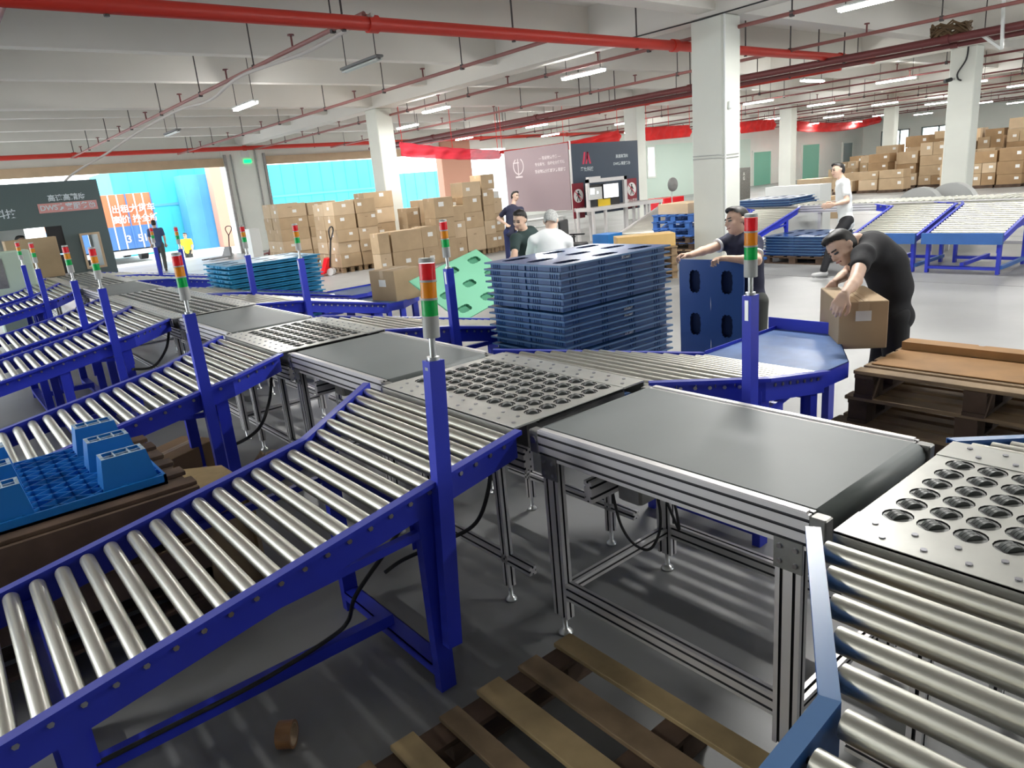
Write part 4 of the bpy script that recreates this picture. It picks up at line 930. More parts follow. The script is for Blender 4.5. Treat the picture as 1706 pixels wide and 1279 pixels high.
b = MB(); b.box(XM - 0.03, XM, 15.02, 17.85, 0.95, 2.80); b.build('panel', 'banner_mauve', t)
def mm(px, py): p = atx((px, py), XM); return p.y, p.z
y_, z_ = mm(865, 277); b = MB(); n = 26
ring = [(math.cos(a), math.sin(a)) for a in [math.radians(60 - 300 * k / n) for k in range(n + 1)]]
for (c0_, s0_), (c1_, s1_) in zip(ring[:-1], ring[1:]):
    b.add([(XM - 0.034, y_ - 0.25 * c0_, z_ + 0.25 * s0_), (XM - 0.034, y_ - 0.25 * c1_, z_ + 0.25 * s1_), (XM - 0.034, y_ - 0.215 * c1_, z_ + 0.215 * s1_), (XM - 0.034, y_ - 0.215 * c0_, z_ + 0.215 * s0_)], [(0, 1, 2, 3)])
b.box(XM - 0.035, XM - 0.03, y_ - 0.03, y_ + 0.24, z_ + 0.09, z_ + 0.12); b.box(XM - 0.035, XM - 0.03, y_ + 0.0, y_ + 0.03, z_ - 0.28, z_ + 0.22); b.box(XM - 0.035, XM - 0.03, y_ - 0.16, y_ + 0.16, z_ - 0.34, z_ - 0.29); b.build('round_emblem', 'pale_text', t)
for (px, py, body, s) in ((917, 262, '— 智能物流装备 —', 0.11), (917, 272, '专业高效、 自动化分拣系统', 0.105), (918, 284, '智能物流分拣解决方案服务', 0.11)):
    y2, z2 = mm(px, py); text('lettering', body, t, face_M((XM - 0.036, y2, z2), (0, -1, 0), (0, 0, 1)), s, 'pale_text', bold=0.002)
# machine in front of the navy banner
YS = 14.45
t = thing('scanning_machine', 'grey framed scanning machine with monitors and yellow label', 'machine', (15.9, YS, 0))
def q2(px, py): p = aty((px, py), YS); return p.x, p.z
xa, za = q2(978, 299); xb, zb_ = q2(1044, 292); xc, zc = q2(1044, 350)
b = MB(); b.box(xa, xa + 0.08, YS, YS + 0.08, zc, za); b.box(xb - 0.12, xb, YS, YS + 0.08, 0.2, za); b.box(xa, xb, YS, YS + 0.08, za - 0.10, za); b.box(xa + 0.05, xa + 0.55, YS, YS + 0.1, za, za + 0.06); b.build('frame', 'alu', t)
x0, z0 = q2(986, 308); x1, z1 = q2(1037, 344); b = MB(); b.box(x0, x1, YS + 0.1, YS + 0.3, z1, z0); b.build('black_housing', 'black', t)
x0, z0 = q2(979, 313); x1, z1 = q2(1001, 331); b = MB(); b.box(x0, x1, YS - 0.06, YS - 0.01, z1, z0); o = b.build('control_monitor', 'fixture', t); b = MB(); b.box(x0 + 0.04, x0 + 0.2, YS - 0.065, YS - 0.06, z1 + 0.15, z0 - 0.03); b.box(x0 + 0.3, x0 + 0.36, YS - 0.065, YS - 0.06, z1 + 0.15, z1 + 0.22); b.build('display', 'screen', o)
x0, z0 = q2(1007, 306); x1, z1 = q2(1034, 328); b = MB(); b.box(x0, x1, YS + 0.06, YS + 0.1, z1, z0); o = b.build('monitor', 'black', t); b = MB(); b.box(x0 + 0.02, x1 - 0.02, YS + 0.055, YS + 0.06, z1 + 0.02, z0 - 0.02); b.build('display', 'screen', o)
x0, z0 = q2(1000, 331); x1, z1 = q2(1021, 341); b = MB(); b.box(x0, x1, YS + 0.09, YS + 0.1, z1, z0); b.build('yellow_label', 'yellow', t)
x0, z0 = q2(975, 347); x1, z1 = q2(1092, 352); b = MB(); b.box(x0, x1, YS - 0.3, YS + 0.4, z0 - 0.10, z0); b.build('table_top', 'alu', t)
for x in (x0 + 0.05, x0 + 0.55, x1 - 0.6, x1 - 0.05):
    b = MB(); b.bar((x, YS - 0.25, 0), (x, YS - 0.25, z0 - 0.1), 0.07, 0.07); b.build('leg', 'alu', t)
    b = MB(); b.bar((x, YS + 0.35, 0), (x, YS + 0.35, z0 - 0.1), 0.07, 0.07); b.build('leg', 'alu', t)
for (pa_, pb_, lb) in (((953, 306), (975, 362), 'no-entry warning sign left of the scanning machine'), ((1043, 298), (1062, 345), 'no-entry warning sign right of the scanning machine')):
    y0_ = YM - 0.12; p0 = aty(pa_, y0_); p1 = aty(pb_, y0_); t = thing('warning_sign', lb, 'sign', ((p0.x + p1.x) / 2, y0_, p1.z)); w_ = (p1.x - p0.x); cx = (p0.x + p1.x) / 2; H_ = p0.z - p1.z
    b = MB(); b.box(p0.x, p1.x, y0_, y0_ + 0.02, p1.z, p0.z); b.build('board', 'sign_maroon', t)
    b = MB(); b.cyl((cx, y0_ - 0.004, p0.z - H_ * 0.36), (cx, y0_, p0.z - H_ * 0.36), w_ * 0.42, n=28, sm=False); b.build('white_disc', 'paper', t)
    b = MB(); cz = p0.z - H_ * 0.36; r = w_ * 0.42
    b.cyl((cx, y0_ - 0.008, cz + r * 0.62), (cx, y0_ - 0.004, cz + r * 0.62), r * 0.15, n=12, sm=False)
    for (a_, c_, w2) in (((0, .45), (0, -.1), .34), ((-.12, .4), (-.42, -.05), .12), ((.12, .4), (.42, -.05), .12), ((-.05, -.1), (-.3, -.8), .16), ((.05, -.1), (.3, -.8), .16)):
        b.bar((cx + a_[0] * r, y0_ - 0.006, cz + a_[1] * r), (cx + c_[0] * r, y0_ - 0.006, cz + c_[1] * r), w2 * r, 0.004, up=(0, 1, 0))
    b.build('walking_figure', 'black', t)
    b = MB(); b.bar((cx - r * .7, y0_ - 0.009, cz + r * .7), (cx + r * .7, y0_ - 0.009, cz - r * .7), 0.12 * r, 0.003, up=(0, 1, 0)); b.build('slash', 'logo_red', t)
    text('lettering', '禁止通行', t, face_M((cx, y0_ - 0.003, p0.z - H_ * 0.76), (1, 0, 0), (0, 0, 1)), w_ * 0.25, 'paper', bold=0.002)
# grey roller ramp running down from the machine
c = thing('roller_ramp', 'grey roller ramp with blue side running down from the scanning machine', 'conveyor', (15.0, 12.4, 0))
A_, B_, C_, D_ = atz((1098, 347), 0.85), atz((1140, 350), 0.85), atz((1035, 390), 0.45), atz((1098, 388), 0.45)
for s_, e_, m in ((A_, C_, 'alu'), (B_, D_, 'steelblue')): b = MB(); b.bar(s_, e_, 0.05, 0.12); b.build('side_rail', m, c)
for k in range(34):
    f = (k + 0.5) / 34; p, q = A_.lerp(C_, f), B_.lerp(D_, f); b = MB(); b.cyl(p, q, 0.03, n=8); b.build('roller', 'roller', c)
for p in (A_, B_, C_, D_): b = MB(); b.bar((p.x, p.y, 0), (p.x, p.y, p.z - 0.05), 0.06, 0.06); b.build('leg', 'steelblue', c)
p = atd(1012, 396, 13.5); b = MB(); b.box(p.x - 0.2, p.x + 0.2, p.y - 0.2, p.y + 0.2, 0, p.z + 0.08); tag(b.build('plastic_bin', 'pallet_blue'), 'bright blue bin left of the flat yellow carton', 'bin')
# office chair
p = atd(955, 385, 15.2); t = thing('office_chair', 'black office chair behind the grey-haired man', 'chair', (p.x, p.y, 0), 0.4)
b = MB(); b.box(-0.24, 0.24, 0.2, 0.25, 0.5, 1.0, bev=0.02); b.build('backrest', 'black', t, world=False); b = MB(); b.box(-0.24, 0.24, -0.24, 0.24, 0.42, 0.5, bev=0.02); b.build('seat', 'black', t, world=False)
b = MB(); b.cyl((0, 0, 0.08), (0, 0, 0.42), 0.03, n=10); b.build('column', 'black', t, world=False)
for k in range(5):
    a = k * 2 * math.pi / 5; b = MB(); b.bar((0, 0, 0.09), (0.28 * math.cos(a), 0.28 * math.sin(a), 0.06), 0.04, 0.03); b.cyl((0.28 * math.cos(a), 0.28 * math.sin(a) - 0.015, 0.03), (0.28 * math.cos(a), 0.28 * math.sin(a) + 0.015, 0.03), 0.03, n=10); b.build('leg', 'black', t, world=False)
for s in (-1, 1): b = MB(); b.bar((s * 0.26, -0.15, 0.66), (s * 0.26, 0.2, 0.66), 0.05, 0.03); b.bar((s * 0.26, 0.1, 0.45), (s * 0.26, 0.1, 0.66), 0.03, 0.03); b.build('armrest', 'black', t, world=False)
# red cloth banners
def cloth(p0, p1, h0, h1, label, sag=0.12, y=24.0, m='red_cloth'):
    A = aty(p0, y); B = aty(p1, y); b = MB(); n = 40; mtl = m; m = 8; vs = []
    for i in range(n + 1):
        f = i / n; top = A.lerp(B, f); hh = h0 + (h1 - h0) * f; top.z -= sag * math.sin(math.pi * f)
        for j in range(m + 1):
            g = j / m; vs.append((top.x, top.y + 0.05 * math.sin(f * 40 + g * 4) + 0.04 * math.sin(g * 9 + f * 6), top.z - hh * g))
    fs = [(i * (m + 1) + j, (i + 1) * (m + 1) + j, (i + 1) * (m + 1) + j + 1, i * (m + 1) + j + 1) for i in range(n) for j in range(m)]
    b.add(vs, fs, 0, True); o = b.build('cloth_banner', mtl); tag(o, label, 'banner')
    md = o.modifiers.new('thickness', 'SOLIDIFY'); md.thickness = 0.006
    for f in (0.02, 0.5, 0.98):
        c = MB(); q = A.lerp(B, f); q.z -= sag * math.sin(math.pi * f); c.cyl((q.x, q.y, q.z - 0.01), (q.x, q.y, 4.95), 0.01, n=5); c.build('hanging_cord', 'red_cloth', o)
    return o
cloth((666, 236), (832, 250), 0.42, 0.28, 'sheer red cloth banner hanging by the pink wall, left of the mauve panel', y=19.0, sag=0.05, m='sheer_cloth')
cloth((832, 251), (1032, 216), 0.10, 0.42, 'red cloth banner sagging above the mauve and navy panels', y=19.2, sag=0.10)
cloth((1075, 212), (1150, 208), 0.55, 0.5, 'straight red cloth banner just left of the square column', y=20.5, sag=0)
cloth((1234, 203), (1291, 198), 0.55, 0.52, 'short red cloth banner just right of the square column', y=21, sag=0)
cloth((1328, 201), (1468, 193), 0.70, 0.50, 'long draped red cloth banner along the white wall at right', y=27, sag=0.3)
# pallet jack, and trucks standing in the doorway
def pallet_jack(x, y, rz, label, m='lens_red'):
    t = thing('pallet_jack', label, 'pallet jack', (x, y, 0), rz)
    for s in (-1, 1):
        b = MB(); b.box(s * 0.19 - 0.07, s * 0.19 + 0.07, 0.1, 1.15, 0.06, 0.11, bev=0.01); b.build('fork', m, t, world=False)
        b = MB(); b.cyl((s * 0.08 - 0.03, -0.02, 0.09), (s * 0.08 + 0.03, -0.02, 0.09), 0.09, n=16); b.build('wheel', 'fixture', t, world=False)
    b = MB(); b.add([(-.24, .1, .06), (.24, .1, .06), (.24, .2, .06), (-.24, .2, .06), (-.14, -.02, .42), (.14, -.02, .42), (.12, .08, .45), (-.12, .08, .45)], [(0, 1, 5, 4), (1, 2, 6, 5), (2, 3, 7, 6), (3, 0, 4, 7), (4, 5, 6, 7), (0, 3, 2, 1)]); b.build('body', m, t, world=False)
    b = MB(); b.tube([(0, 0, 0.2), (0, -0.12, 0.85)], 0.022, n=8); hp = [(0, -0.12, 0.85), (-0.15, -0.16, 1.05), (-0.14, -0.18, 1.16), (0, -0.19, 1.20), (0.14, -0.18, 1.16), (0.15, -0.16, 1.05), (0, -0.12, 0.85)]
    b.tube(hp, 0.018, n=8, smooth_steps=4); b.build('handle', 'black', t, world=False)
pallet_jack(7.95, 17.0, 0.80, 'red hand pallet jack in front of the stacked cartons')
pallet_jack(10.6, 27.2, 2.4, 'dark red pallet jack parked at the foot of the wall pier', 'maroon')
pallet_jack(9.2, 28.3, 2.0, 'small grey trolley jack standing in the open doorway', 'fixture_dark')
# wall pier fittings
t = thing('exit_sign', 'small green exit sign on the wall pier', 'sign', (11.1, YW - 0.3, 3.62)); b = MB(); b.box(11.0, 11.3, YW - 0.3, YW - 0.25, 3.55, 3.68); mat('exit_green', (0, .7, .15), .5, emit=(0, 1, .2), es=1.2); b.build('lit_face', 'exit_green', t); b = MB(); b.box(10.95, 11.25, YW - 0.28, YW - 0.25, 3.75, 4.02); b.build('bracket_box', 'fixture', t)
b = MB(); b.tube([(11.5, YW - 0.28, 0.3), (11.5, YW - 0.28, 4.1)], 0.03); b.tube([(10.55, YW - 0.28, 0.3), (10.5, YW - 0.28, 3.9)], 0.03); tag(b.build('conduit', 'bracket'), 'thin conduits running down the wall pier', 'pipe')
# outside
t = thing('freight_container', 'orange and blue freight container with white numbers outside the left doorway', 'container', (8.0, 36, 0))
c0_, c1_ = aty((170, 326), 34.0), aty((248, 320), 34.0); zb0 = 0.55; zt0 = c1_.z; xm0 = c0_.x - 1.6
b = MB(); zm = zb0 + (zt0 - zb0) * 0.42
b.box(xm0, c1_.x, 34, 40, zm, zt0, 0); b.box(xm0, c1_.x, 34, 40, zb0, zm, 1)
k = xm0 + 0.1
while k < c1_.x: b.box(k, k + 0.05, 33.96, 34, zb0, zt0, 2 if int(k * 2) % 2 else 1); k += 0.33
mat('box_orange', (0.85, 0.25, 0.12), .7); mat('box_blue', (0.10, 0.25, 0.60), .7); b.build('body', ('box_orange', 'box_blue', 'paper'), t)
text('lettering', '出租大货车', t, face_M((c1_.x - 0.75, 33.94, zt0 - 0.62), (1, 0, 0), (0, 0, 1)), 0.34, 'paper', bold=0.008)
text('lettering', '高价 换全新', t, face_M((c1_.x - 0.75, 33.94, zt0 - 1.05), (1, 0, 0), (0, 0, 1)), 0.34, 'paper', bold=0.008)
text('lettering', '3  511', t, face_M((c1_.x - 0.75, 33.94, zb0 + 0.4), (1, 0, 0), (0, 0, 1)), 0.42, 'paper', bold=0.008)
b = MB(); b.box(xm0, c1_.x, 34, 40, 0.30, 0.5, 0); b.build('chassis', 'fixture', t)
for x in (xm0 + 0.6, c1_.x - 0.5):
    for yy in (35.2, 38.6): b = MB(); b.cyl((x - 0.15, yy, 0.35), (x + 0.15, yy, 0.35), 0.35, n=18); b.build('wheel', 'black', t)
def shed(px0, px1, ptop, pbot, y, depth, m, label, m2=None):
    a = aty((px0, ptop), y); c = aty((px1, ptop), y); b = MB(); b.box(a.x, c.x, y, y + depth, -0.05, a.z); 
    if m2: b.box(a.x, c.x, y - 0.05, y, a.z * 0.55, a.z * 0.58, 1)
    k = a.x
    while k < c.x: b.box(k, k + 0.06, y - 0.03, y, -0.05, a.z, 0); k += 0.8
    return tag(b.build('tarpaulin_shed', (m, m2 or m)), label, 'shed')
shed(180, 350, 285, 410, 40, 5, 'cyan_tarp', 'cyan tarpaulin shed outside the left doorway behind the container', 'sky_tarp')
shed(300, 362, 292, 400, 38.5, 1.2, 'sky_tarp', 'blue tarpaulin panel outside beside the wall pier')
shed(443, 640, 275, 400, 40.5, 5, 'cyan_tarp', 'cyan tarpaulin shed outside the middle doorway', 'sky_tarp')
shed(655, 735, 290, 400, 41, 4, 'sky_tarp', 'sky blue shed outside right of the white column')
b = MB(); b.box(12.0, 12.9, 37.5, 38.2, -0.05, 6); tag(b.build('brick_pillar', 'pink_wall'), 'pink pillar outside between the loading doors', 'pillar')
b = MB(); b.box(30.2, 36, 34, 34.3, 0, 4); tag(b.build('outer_wall', 'pink_wall'), 'pink wall outside the narrow doorway behind the mauve banner', 'wall')
# coiled cable and hoses under the ceiling
b = MB(); pts = []
for k in range(90): a = k * 0.7; pts.append((16.5 + 0.28 * math.cos(a) + 0.05 * math.sin(k), 6.0 + 0.34 * math.sin(a), 3.92 + 0.10 * math.sin(k * 1.7) + 0.03 * (k % 4)))
b.tube(pts, 0.022, n=6); mat('rope', (0.16, 0.10, 0.05), .8); tag(b.build('coiled_cable', 'rope'), 'brown coiled cable bundle resting on the maroon pipes', 'cable')
b = MB(); pts = [(4.95, 8.3, 4.0), (4.95, 10.2, 3.93), (4.8, 12.5, 3.96), (4.9, 14.5, 3.86), (4.85, 16.5, 3.92), (4.6, 19, 3.75), (4.2, 20.5, 3.45), (3.3, 21.5, 2.9), (3.1, 21.5, 2.2)]
b.tube(pts, 0.028, n=8, smooth_steps=8); tag(b.build('hose', 'grey_hose'), 'long pale hose strung along the left sprinkler pipe and dangling down', 'hose')
# cables hanging under the line
def cable(name, label, pts, r=0.008, m='black', n=8):
    b = MB(); b.tube(pts, r, n=n, smooth_steps=8); return tag(b.build(name, m), label, 'cable')
cable('cable', 'black cable drooping under the second chute on the left', [(1.66, 4.75, 0.74), (1.6, 4.7, 0.60), (1.45, 4.55, 0.48), (1.25, 4.42, 0.46), (1.18, 4.41, 0.50)], 0.011)
cable('cable', 'black cable drooping under the third chute on the left', [(1.66, 7.3, 0.80), (1.58, 7.2, 0.66), (1.4, 7.0, 0.56), (1.2, 6.86, 0.60)], 0.012)
cable('cable', 'black cable hanging from the fifth chute on the left', [(1.66, 12.1, 0.80), (1.5, 11.9, 0.62), (1.2, 11.35, 0.66)], 0.014)
cable('cable', 'pair of black cables hanging behind the nearest blue post', [(1.66, 2.28, 0.80), (1.62, 2.26, 0.66), (1.56, 2.30, 0.5), (1.45, 2.4, 0.42), (1.3, 2.5, 0.36), (1.20, 2.50, 0.34)], 0.009)
cable('cable', 'black cable looping down to the floor bar of the nearest chute', [(1.19, 2.25, 0.66), (1.12, 2.30, 0.55), (1.02, 2.42, 0.35), (1.0, 2.5, 0.2), (0.9, 2.49, 0.17), (0.6, 2.45, 0.165), (0.2, 2.45, 0.165), (-0.4, 2.45, 0.165)], 0.009)
cable('cable', 'black cable loop hanging under the foreground belt conveyor, left strand', [(1.95, 1.86, 0.66), (1.96, 1.83, 0.5), (2.0, 1.80, 0.40), (2.03, 1.74, 0.38), (2.06, 1.71, 0.45), (2.06, 1.70, 0.56), (2.05, 1.72, 0.68)], 0.006)
cable('cable', 'black cable loop hanging under the foreground belt conveyor, right strand', [(2.1, 1.74, 0.68), (2.12, 1.70, 0.55), (2.13, 1.66, 0.46), (2.12, 1.68, 0.60), (2.1, 1.72, 0.7)], 0.006)

# rubbish and cartons under the second chute
carton((1.10, 5.35, 0), 0.42, 0.34, 0.26, 'open brown carton on the floor under the second chute', 'carton_dark', rz=0.5, stickers=())
carton((0.62, 5.0, 0), 0.40, 0.30, 0.22, 'small brown carton lying under the second chute, left one', 'carton', rz=-0.3, stickers=())
b = MB(); rn_ = random.Random(5); V_ = []
for i in range(9):
    for j in range(9): V_.append((1.45 + i * 0.045, 4.75 + j * 0.05, 0.02 + 0.10 * rn_.random() * math.sin(math.pi * i / 8) + 0.06 * math.sin(math.pi * j / 8)))
b.add(V_, [(i * 9 + j, (i + 1) * 9 + j, (i + 1) * 9 + j + 1, i * 9 + j + 1) for i in range(8) for j in range(8)], 0)
o = tag(b.build('crumpled_cardboard', 'carton_pale'), 'crumpled piece of brown cardboard on the floor under the second chute', 'cardboard'); o.modifiers.new('thickness', 'SOLIDIFY').thickness = 0.008
# fittings on the square column and on the right column
b = MB(); b.tube([(X0 + 0.02, Y0 - 0.03, 4.25), (X0 + 0.03, Y0 - 0.03, 2.0), (X0 + 0.03, Y0 - 0.03, 0.4)], 0.018, n=8); tag(b.build('conduit', 'white_paint'), 'white conduit running down the corner of the square column', 'pipe')
b = MB(); b.box(X0 + 0.14, X0 + 0.22, Y0 - 0.05, Y0, 2.75, 2.87, bev=0.01); tag(b.build('wall_box', 'white_paint'), 'small white box on the right face of the square column', 'switch')
b = MB()
for z in (2.02, 1.97): b.tube([(X0 - 0.012, Y0 + 0.60, z + 0.01), (X0 - 0.012, Y0 + 0.1, z), (X0 - 0.012, Y0 - 0.012, z - 0.01), (X0 + 0.45, Y0 - 0.012, z)], 0.008, n=6)
tag(b.build('cable', 'grey_plastic'), 'thin grey cables wrapped around the square column', 'cable')
b = MB(); b.tube([(X0 - 0.02, Y0 + 1.9, 4.2), (X0 - 0.02, Y0 + 0.4, 4.19), (X0 - 0.02, Y0 - 0.02, 4.2), (X0 - 0.02, Y0 - 1.4, 4.22)], 0.012, n=6); tag(b.build('cable', 'black'), 'black cable along the beam edge above the square column', 'cable')
cx_, cy_ = X0 + DX, Y0
t = thing('security_camera', 'small security camera on the left face of the right column', 'camera', (cx_ - 0.1, cy_ + 0.5, 3.45))
b = MB(); b.cyl((cx_ - 0.25, cy_ + 0.62, 3.42), (cx_ - 0.08, cy_ + 0.52, 3.46), 0.05, n=12); b.build('camera_body', 'black', t); b = MB(); b.bar((cx_ - 0.1, cy_ + 0.5, 3.46), (cx_, cy_ + 0.5, 3.46), 0.05, 0.05); b.build('bracket', 'grey_plastic', t)
b = MB(); b.tube([(cx_ - 0.02, cy_ + 0.2, 4.2), (cx_ - 0.04, cy_ + 0.22, 3.9), (cx_ - 0.03, cy_ + 0.40, 3.6), (cx_ - 0.03, cy_ + 0.38, 3.45), (cx_ - 0.03, cy_ + 0.3, 3.4)], 0.02, n=6, smooth_steps=5); tag(b.build('cable', 'black'), 'black cable hanging down the left face of the right column', 'cable')

# smaller things standing around the hall
def pbox(name, label, cat, px0, px1, ptop, pbot, depth, m, legs=False, thick=0.06):
    P0 = atz((px0, pbot), 0); y = P0.y; x0, x1 = P0.x, aty((px1, pbot), y).x; z = aty(((px0 + px1) / 2, ptop), y).z
    t = thing(name, label, cat, ((x0 + x1) / 2, y + depth / 2, 0)); b = MB()
    if legs:
        b.box(x0, x1, y, y + depth, z - thick, z); b.build('table_top', m, t)
        for x in (x0 + 0.04, x1 - 0.04):
            for yy in (y + 0.04, y + depth - 0.04): b = MB(); b.bar((x, yy, 0), (x, yy, z - thick), 0.05, 0.05); b.build('leg', m, t)
        b = MB(); b.box(x0 + 0.05, x1 - 0.05, y + 0.03, y + depth - 0.03, 0.3, 0.33); b.build('shelf', m, t)
    else: b.box(x0, x1, y, y + depth, 0.0, z, bev=0.01); b.build('body', m, t)
    return t, x0, x1, y, z
t, x0, x1, y, z = pbox('cabinet', 'tall brown cabinet with two white letters right of the square column', 'cabinet', 1232, 1250, 279, 333, 0.5, 'bracket')
text('lettering', 'A', t, face_M(((x0 + x1) / 2 - 0.1, y - 0.004, z * 0.80), (1, 0, 0), (0, 0, 1)), 0.22, 'paper', bold=0.01); text('lettering', 'G', t, face_M(((x0 + x1) / 2 - 0.1, y - 0.004, z * 0.66), (1, 0, 0), (0, 0, 1)), 0.22, 'paper', bold=0.01)
pbox('plastic_crate', 'low red crates behind the roller ramp, left of the square column', 'crate', 1108, 1140, 328, 350, 1.0, 'lens_red')
pbox('workbench', 'pale steel workbench behind the standing man in black polo', 'table', 806, 838, 350, 402, 0.7, 'white_paint', legs=True)
t, x0, x1, y, z = pbox('workbench', 'pale workbench below the mauve banner panel', 'table', 880, 945, 363, 398, 0.6, 'white_paint', legs=True)
pbox('white_cabinet', 'white cabinet against the wall pier behind the cyan stack', 'cabinet', 424, 441, 380, 432, 0.5, 'white_paint')
t, x0, x1, y, z = pbox('white_machine', 'white box shaped machine between the cartons and the mauve panel', 'machine', 818, 838, 318, 398, 0.6, 'white_paint')
p = atz((1120, 352), 0); t = thing('standing_fan', 'standing fan with round dark head left of the square column', 'fan', (p.x, p.y, 0))
zt = aty((1113, 308), p.y).z; b = MB(); b.cyl((p.x, p.y, 0), (p.x, p.y, 0.04), 0.25, n=16); b.build('base', 'grey_plastic', t); b = MB(); b.cyl((p.x, p.y, 0.04), (p.x, p.y, zt), 0.025, n=8); b.build('pole', 'grey_plastic', t)
b = MB(); b.lathe((p.x, p.y - 0.12, zt), [(0.02, -0.02), (0.28, 0.0), (0.30, 0.06), (0.28, 0.12), (0.02, 0.14)], n=20, axis='y'); b.build('fan_head', 'fixture_dark', t)
b = MB(); q = aty((1077, 243), YW - 0.05); r = aty((1093, 296), YW - 0.05)
b.box(q.x, r.x, YW - 0.06, YW - 0.02, r.z, q.z); o = struct(b.build('window_5', 'wall_white')); mat('bright_pane', (0.6, 0.9, 0.85), 0.3, emit=(0.75, 1.0, 0.95), es=0.9)
b = MB(); b.box(q.x + 0.12, r.x - 0.12, YW - 0.065, YW - 0.06, r.z + 0.12, q.z - 0.12); b.build('pane', 'bright_pane', o)
# bare white bracket arms and an unlit tube near the top right
b = MB(); b.bar((16.6, 5.6, 3.9), (16.2, 5.0, 3.45), 0.05, 0.05); b.bar((16.2, 5.0, 3.45), (16.1, 5.05, 4.9), 0.05, 0.05); tag(b.build('bracket_arm', 'white_paint'), 'bent white bracket arms hanging right of the coiled cable', 'bracket')
# ================================================================== people
def net_mesh(prims, h, k=0.02):
    # smooth union of tapered capsules / ellipsoids, meshed by surface nets
    def bb(p):
        if p[0] == 'c': a, b_, ra, rb = p[1:5]; r = max(ra, rb); return np.minimum(a, b_) - r, np.maximum(a, b_) + r
        c, R, rad = p[1:4]; r = max(rad); return c - r, c + r
    los, his = zip(*[bb(p) for p in prims]); lo = np.min(los, 0) - 3 * h - k; hi = np.max(his, 0) + 3 * h + k
    n = np.ceil((hi - lo) / h).astype(int) + 1; F = np.full(n, 0.5, np.float32)
    for p, l, u in zip(prims, los, his):
        i0 = np.maximum(((l - lo - k * 1.5 - h) / h).astype(int), 0); i1 = np.minimum(((u - lo + k * 1.5 + h) / h).astype(int) + 2, n)
        X, Y, Z = np.meshgrid(*[lo[a] + h * np.arange(i0[a], i1[a]) for a in range(3)], indexing='ij'); P = np.stack([X, Y, Z], -1)
        if p[0] == 'c':
            a, b_, ra, rb = p[1:5]; ab = b_ - a; t = np.clip(((P - a) @ ab) / max(ab @ ab, 1e-9), 0, 1); d = np.linalg.norm(P - a - t[..., None] * ab, axis=-1) - (ra + (rb - ra) * t)
        else:
            c, R, rad = p[1:4]; q = (P - c) @ R; rad = np.array(rad); k0 = np.linalg.norm(q / rad, axis=-1); k1 = np.linalg.norm(q / rad ** 2, axis=-1); d = k0 * (k0 - 1) / np.maximum(k1, 1e-6)
        G = F[i0[0]:i1[0], i0[1]:i1[1], i0[2]:i1[2]]; kk = p[-1] if isinstance(p[-1], float) and len(p) > (5 if p[0] == 'c' else 4) else k
        hh = np.clip(0.5 + 0.5 * (G - d) / kk, 0, 1); G[...] = G + (d - G) * hh - kk * hh * (1 - hh)
    S = F < 0; cells = np.zeros(n - 1, int) - 1
    c8 = [S[i:n[0] - 1 + i, j:n[1] - 1 + j, l:n[2] - 1 + l] for i in (0, 1) for j in (0, 1) for l in (0, 1)]
    cnt = sum(c.astype(int) for c in c8); act = (cnt > 0) & (cnt < 8); idx = np.argwhere(act); cells[act] = np.arange(len(idx))
    pos = np.zeros((len(idx), 3)); w = np.zeros(len(idx)); cor = [(i, j, l) for i in (0, 1) for j in (0, 1) for l in (0, 1)]
    for a in range(8):
        for b_ in range(a + 1, 8):
            ca, cb = np.array(cor[a]), np.array(cor[b_])
            if np.abs(ca - cb).sum() != 1: continue
            ia = idx + ca; ib = idx + cb; fa = F[ia[:, 0], ia[:, 1], ia[:, 2]]; fb = F[ib[:, 0], ib[:, 1], ib[:, 2]]; m = (fa < 0) != (fb < 0)
            t = np.where(m, fa / np.where(m, fa - fb, 1), 0); pos += np.where(m[:, None], ca + t[:, None] * (cb - ca), 0); w += m
    V = lo + h * (idx + pos / w[:, None]); faces = []
    for ax in range(3):
        sl = [slice(1, n[a] - 1) for a in range(3)]; sl2 = list(sl); sl[ax] = slice(0, n[ax] - 1); sl2[ax] = slice(1, n[ax])
        A, B = S[tuple(sl)], S[tuple(sl2)]; e = np.argwhere(A != B)
        if not len(e): continue
        inside = A[e[:, 0], e[:, 1], e[:, 2]]; base = e + 1; base[:, ax] -= 1
        u, v = (ax + 1) % 3, (ax + 2) % 3; q = []
        for du, dv in ((0, 0), (-1, 0), (-1, -1), (0, -1)):
            c = base.copy(); c[:, u] += du; c[:, v] += dv; q.append(cells[c[:, 0], c[:, 1], c[:, 2]])
        q = np.stack(q, 1); q = np.where(inside[:, None], q, q[:, ::-1]); faces.append(q)
    return V, np.concatenate(faces)
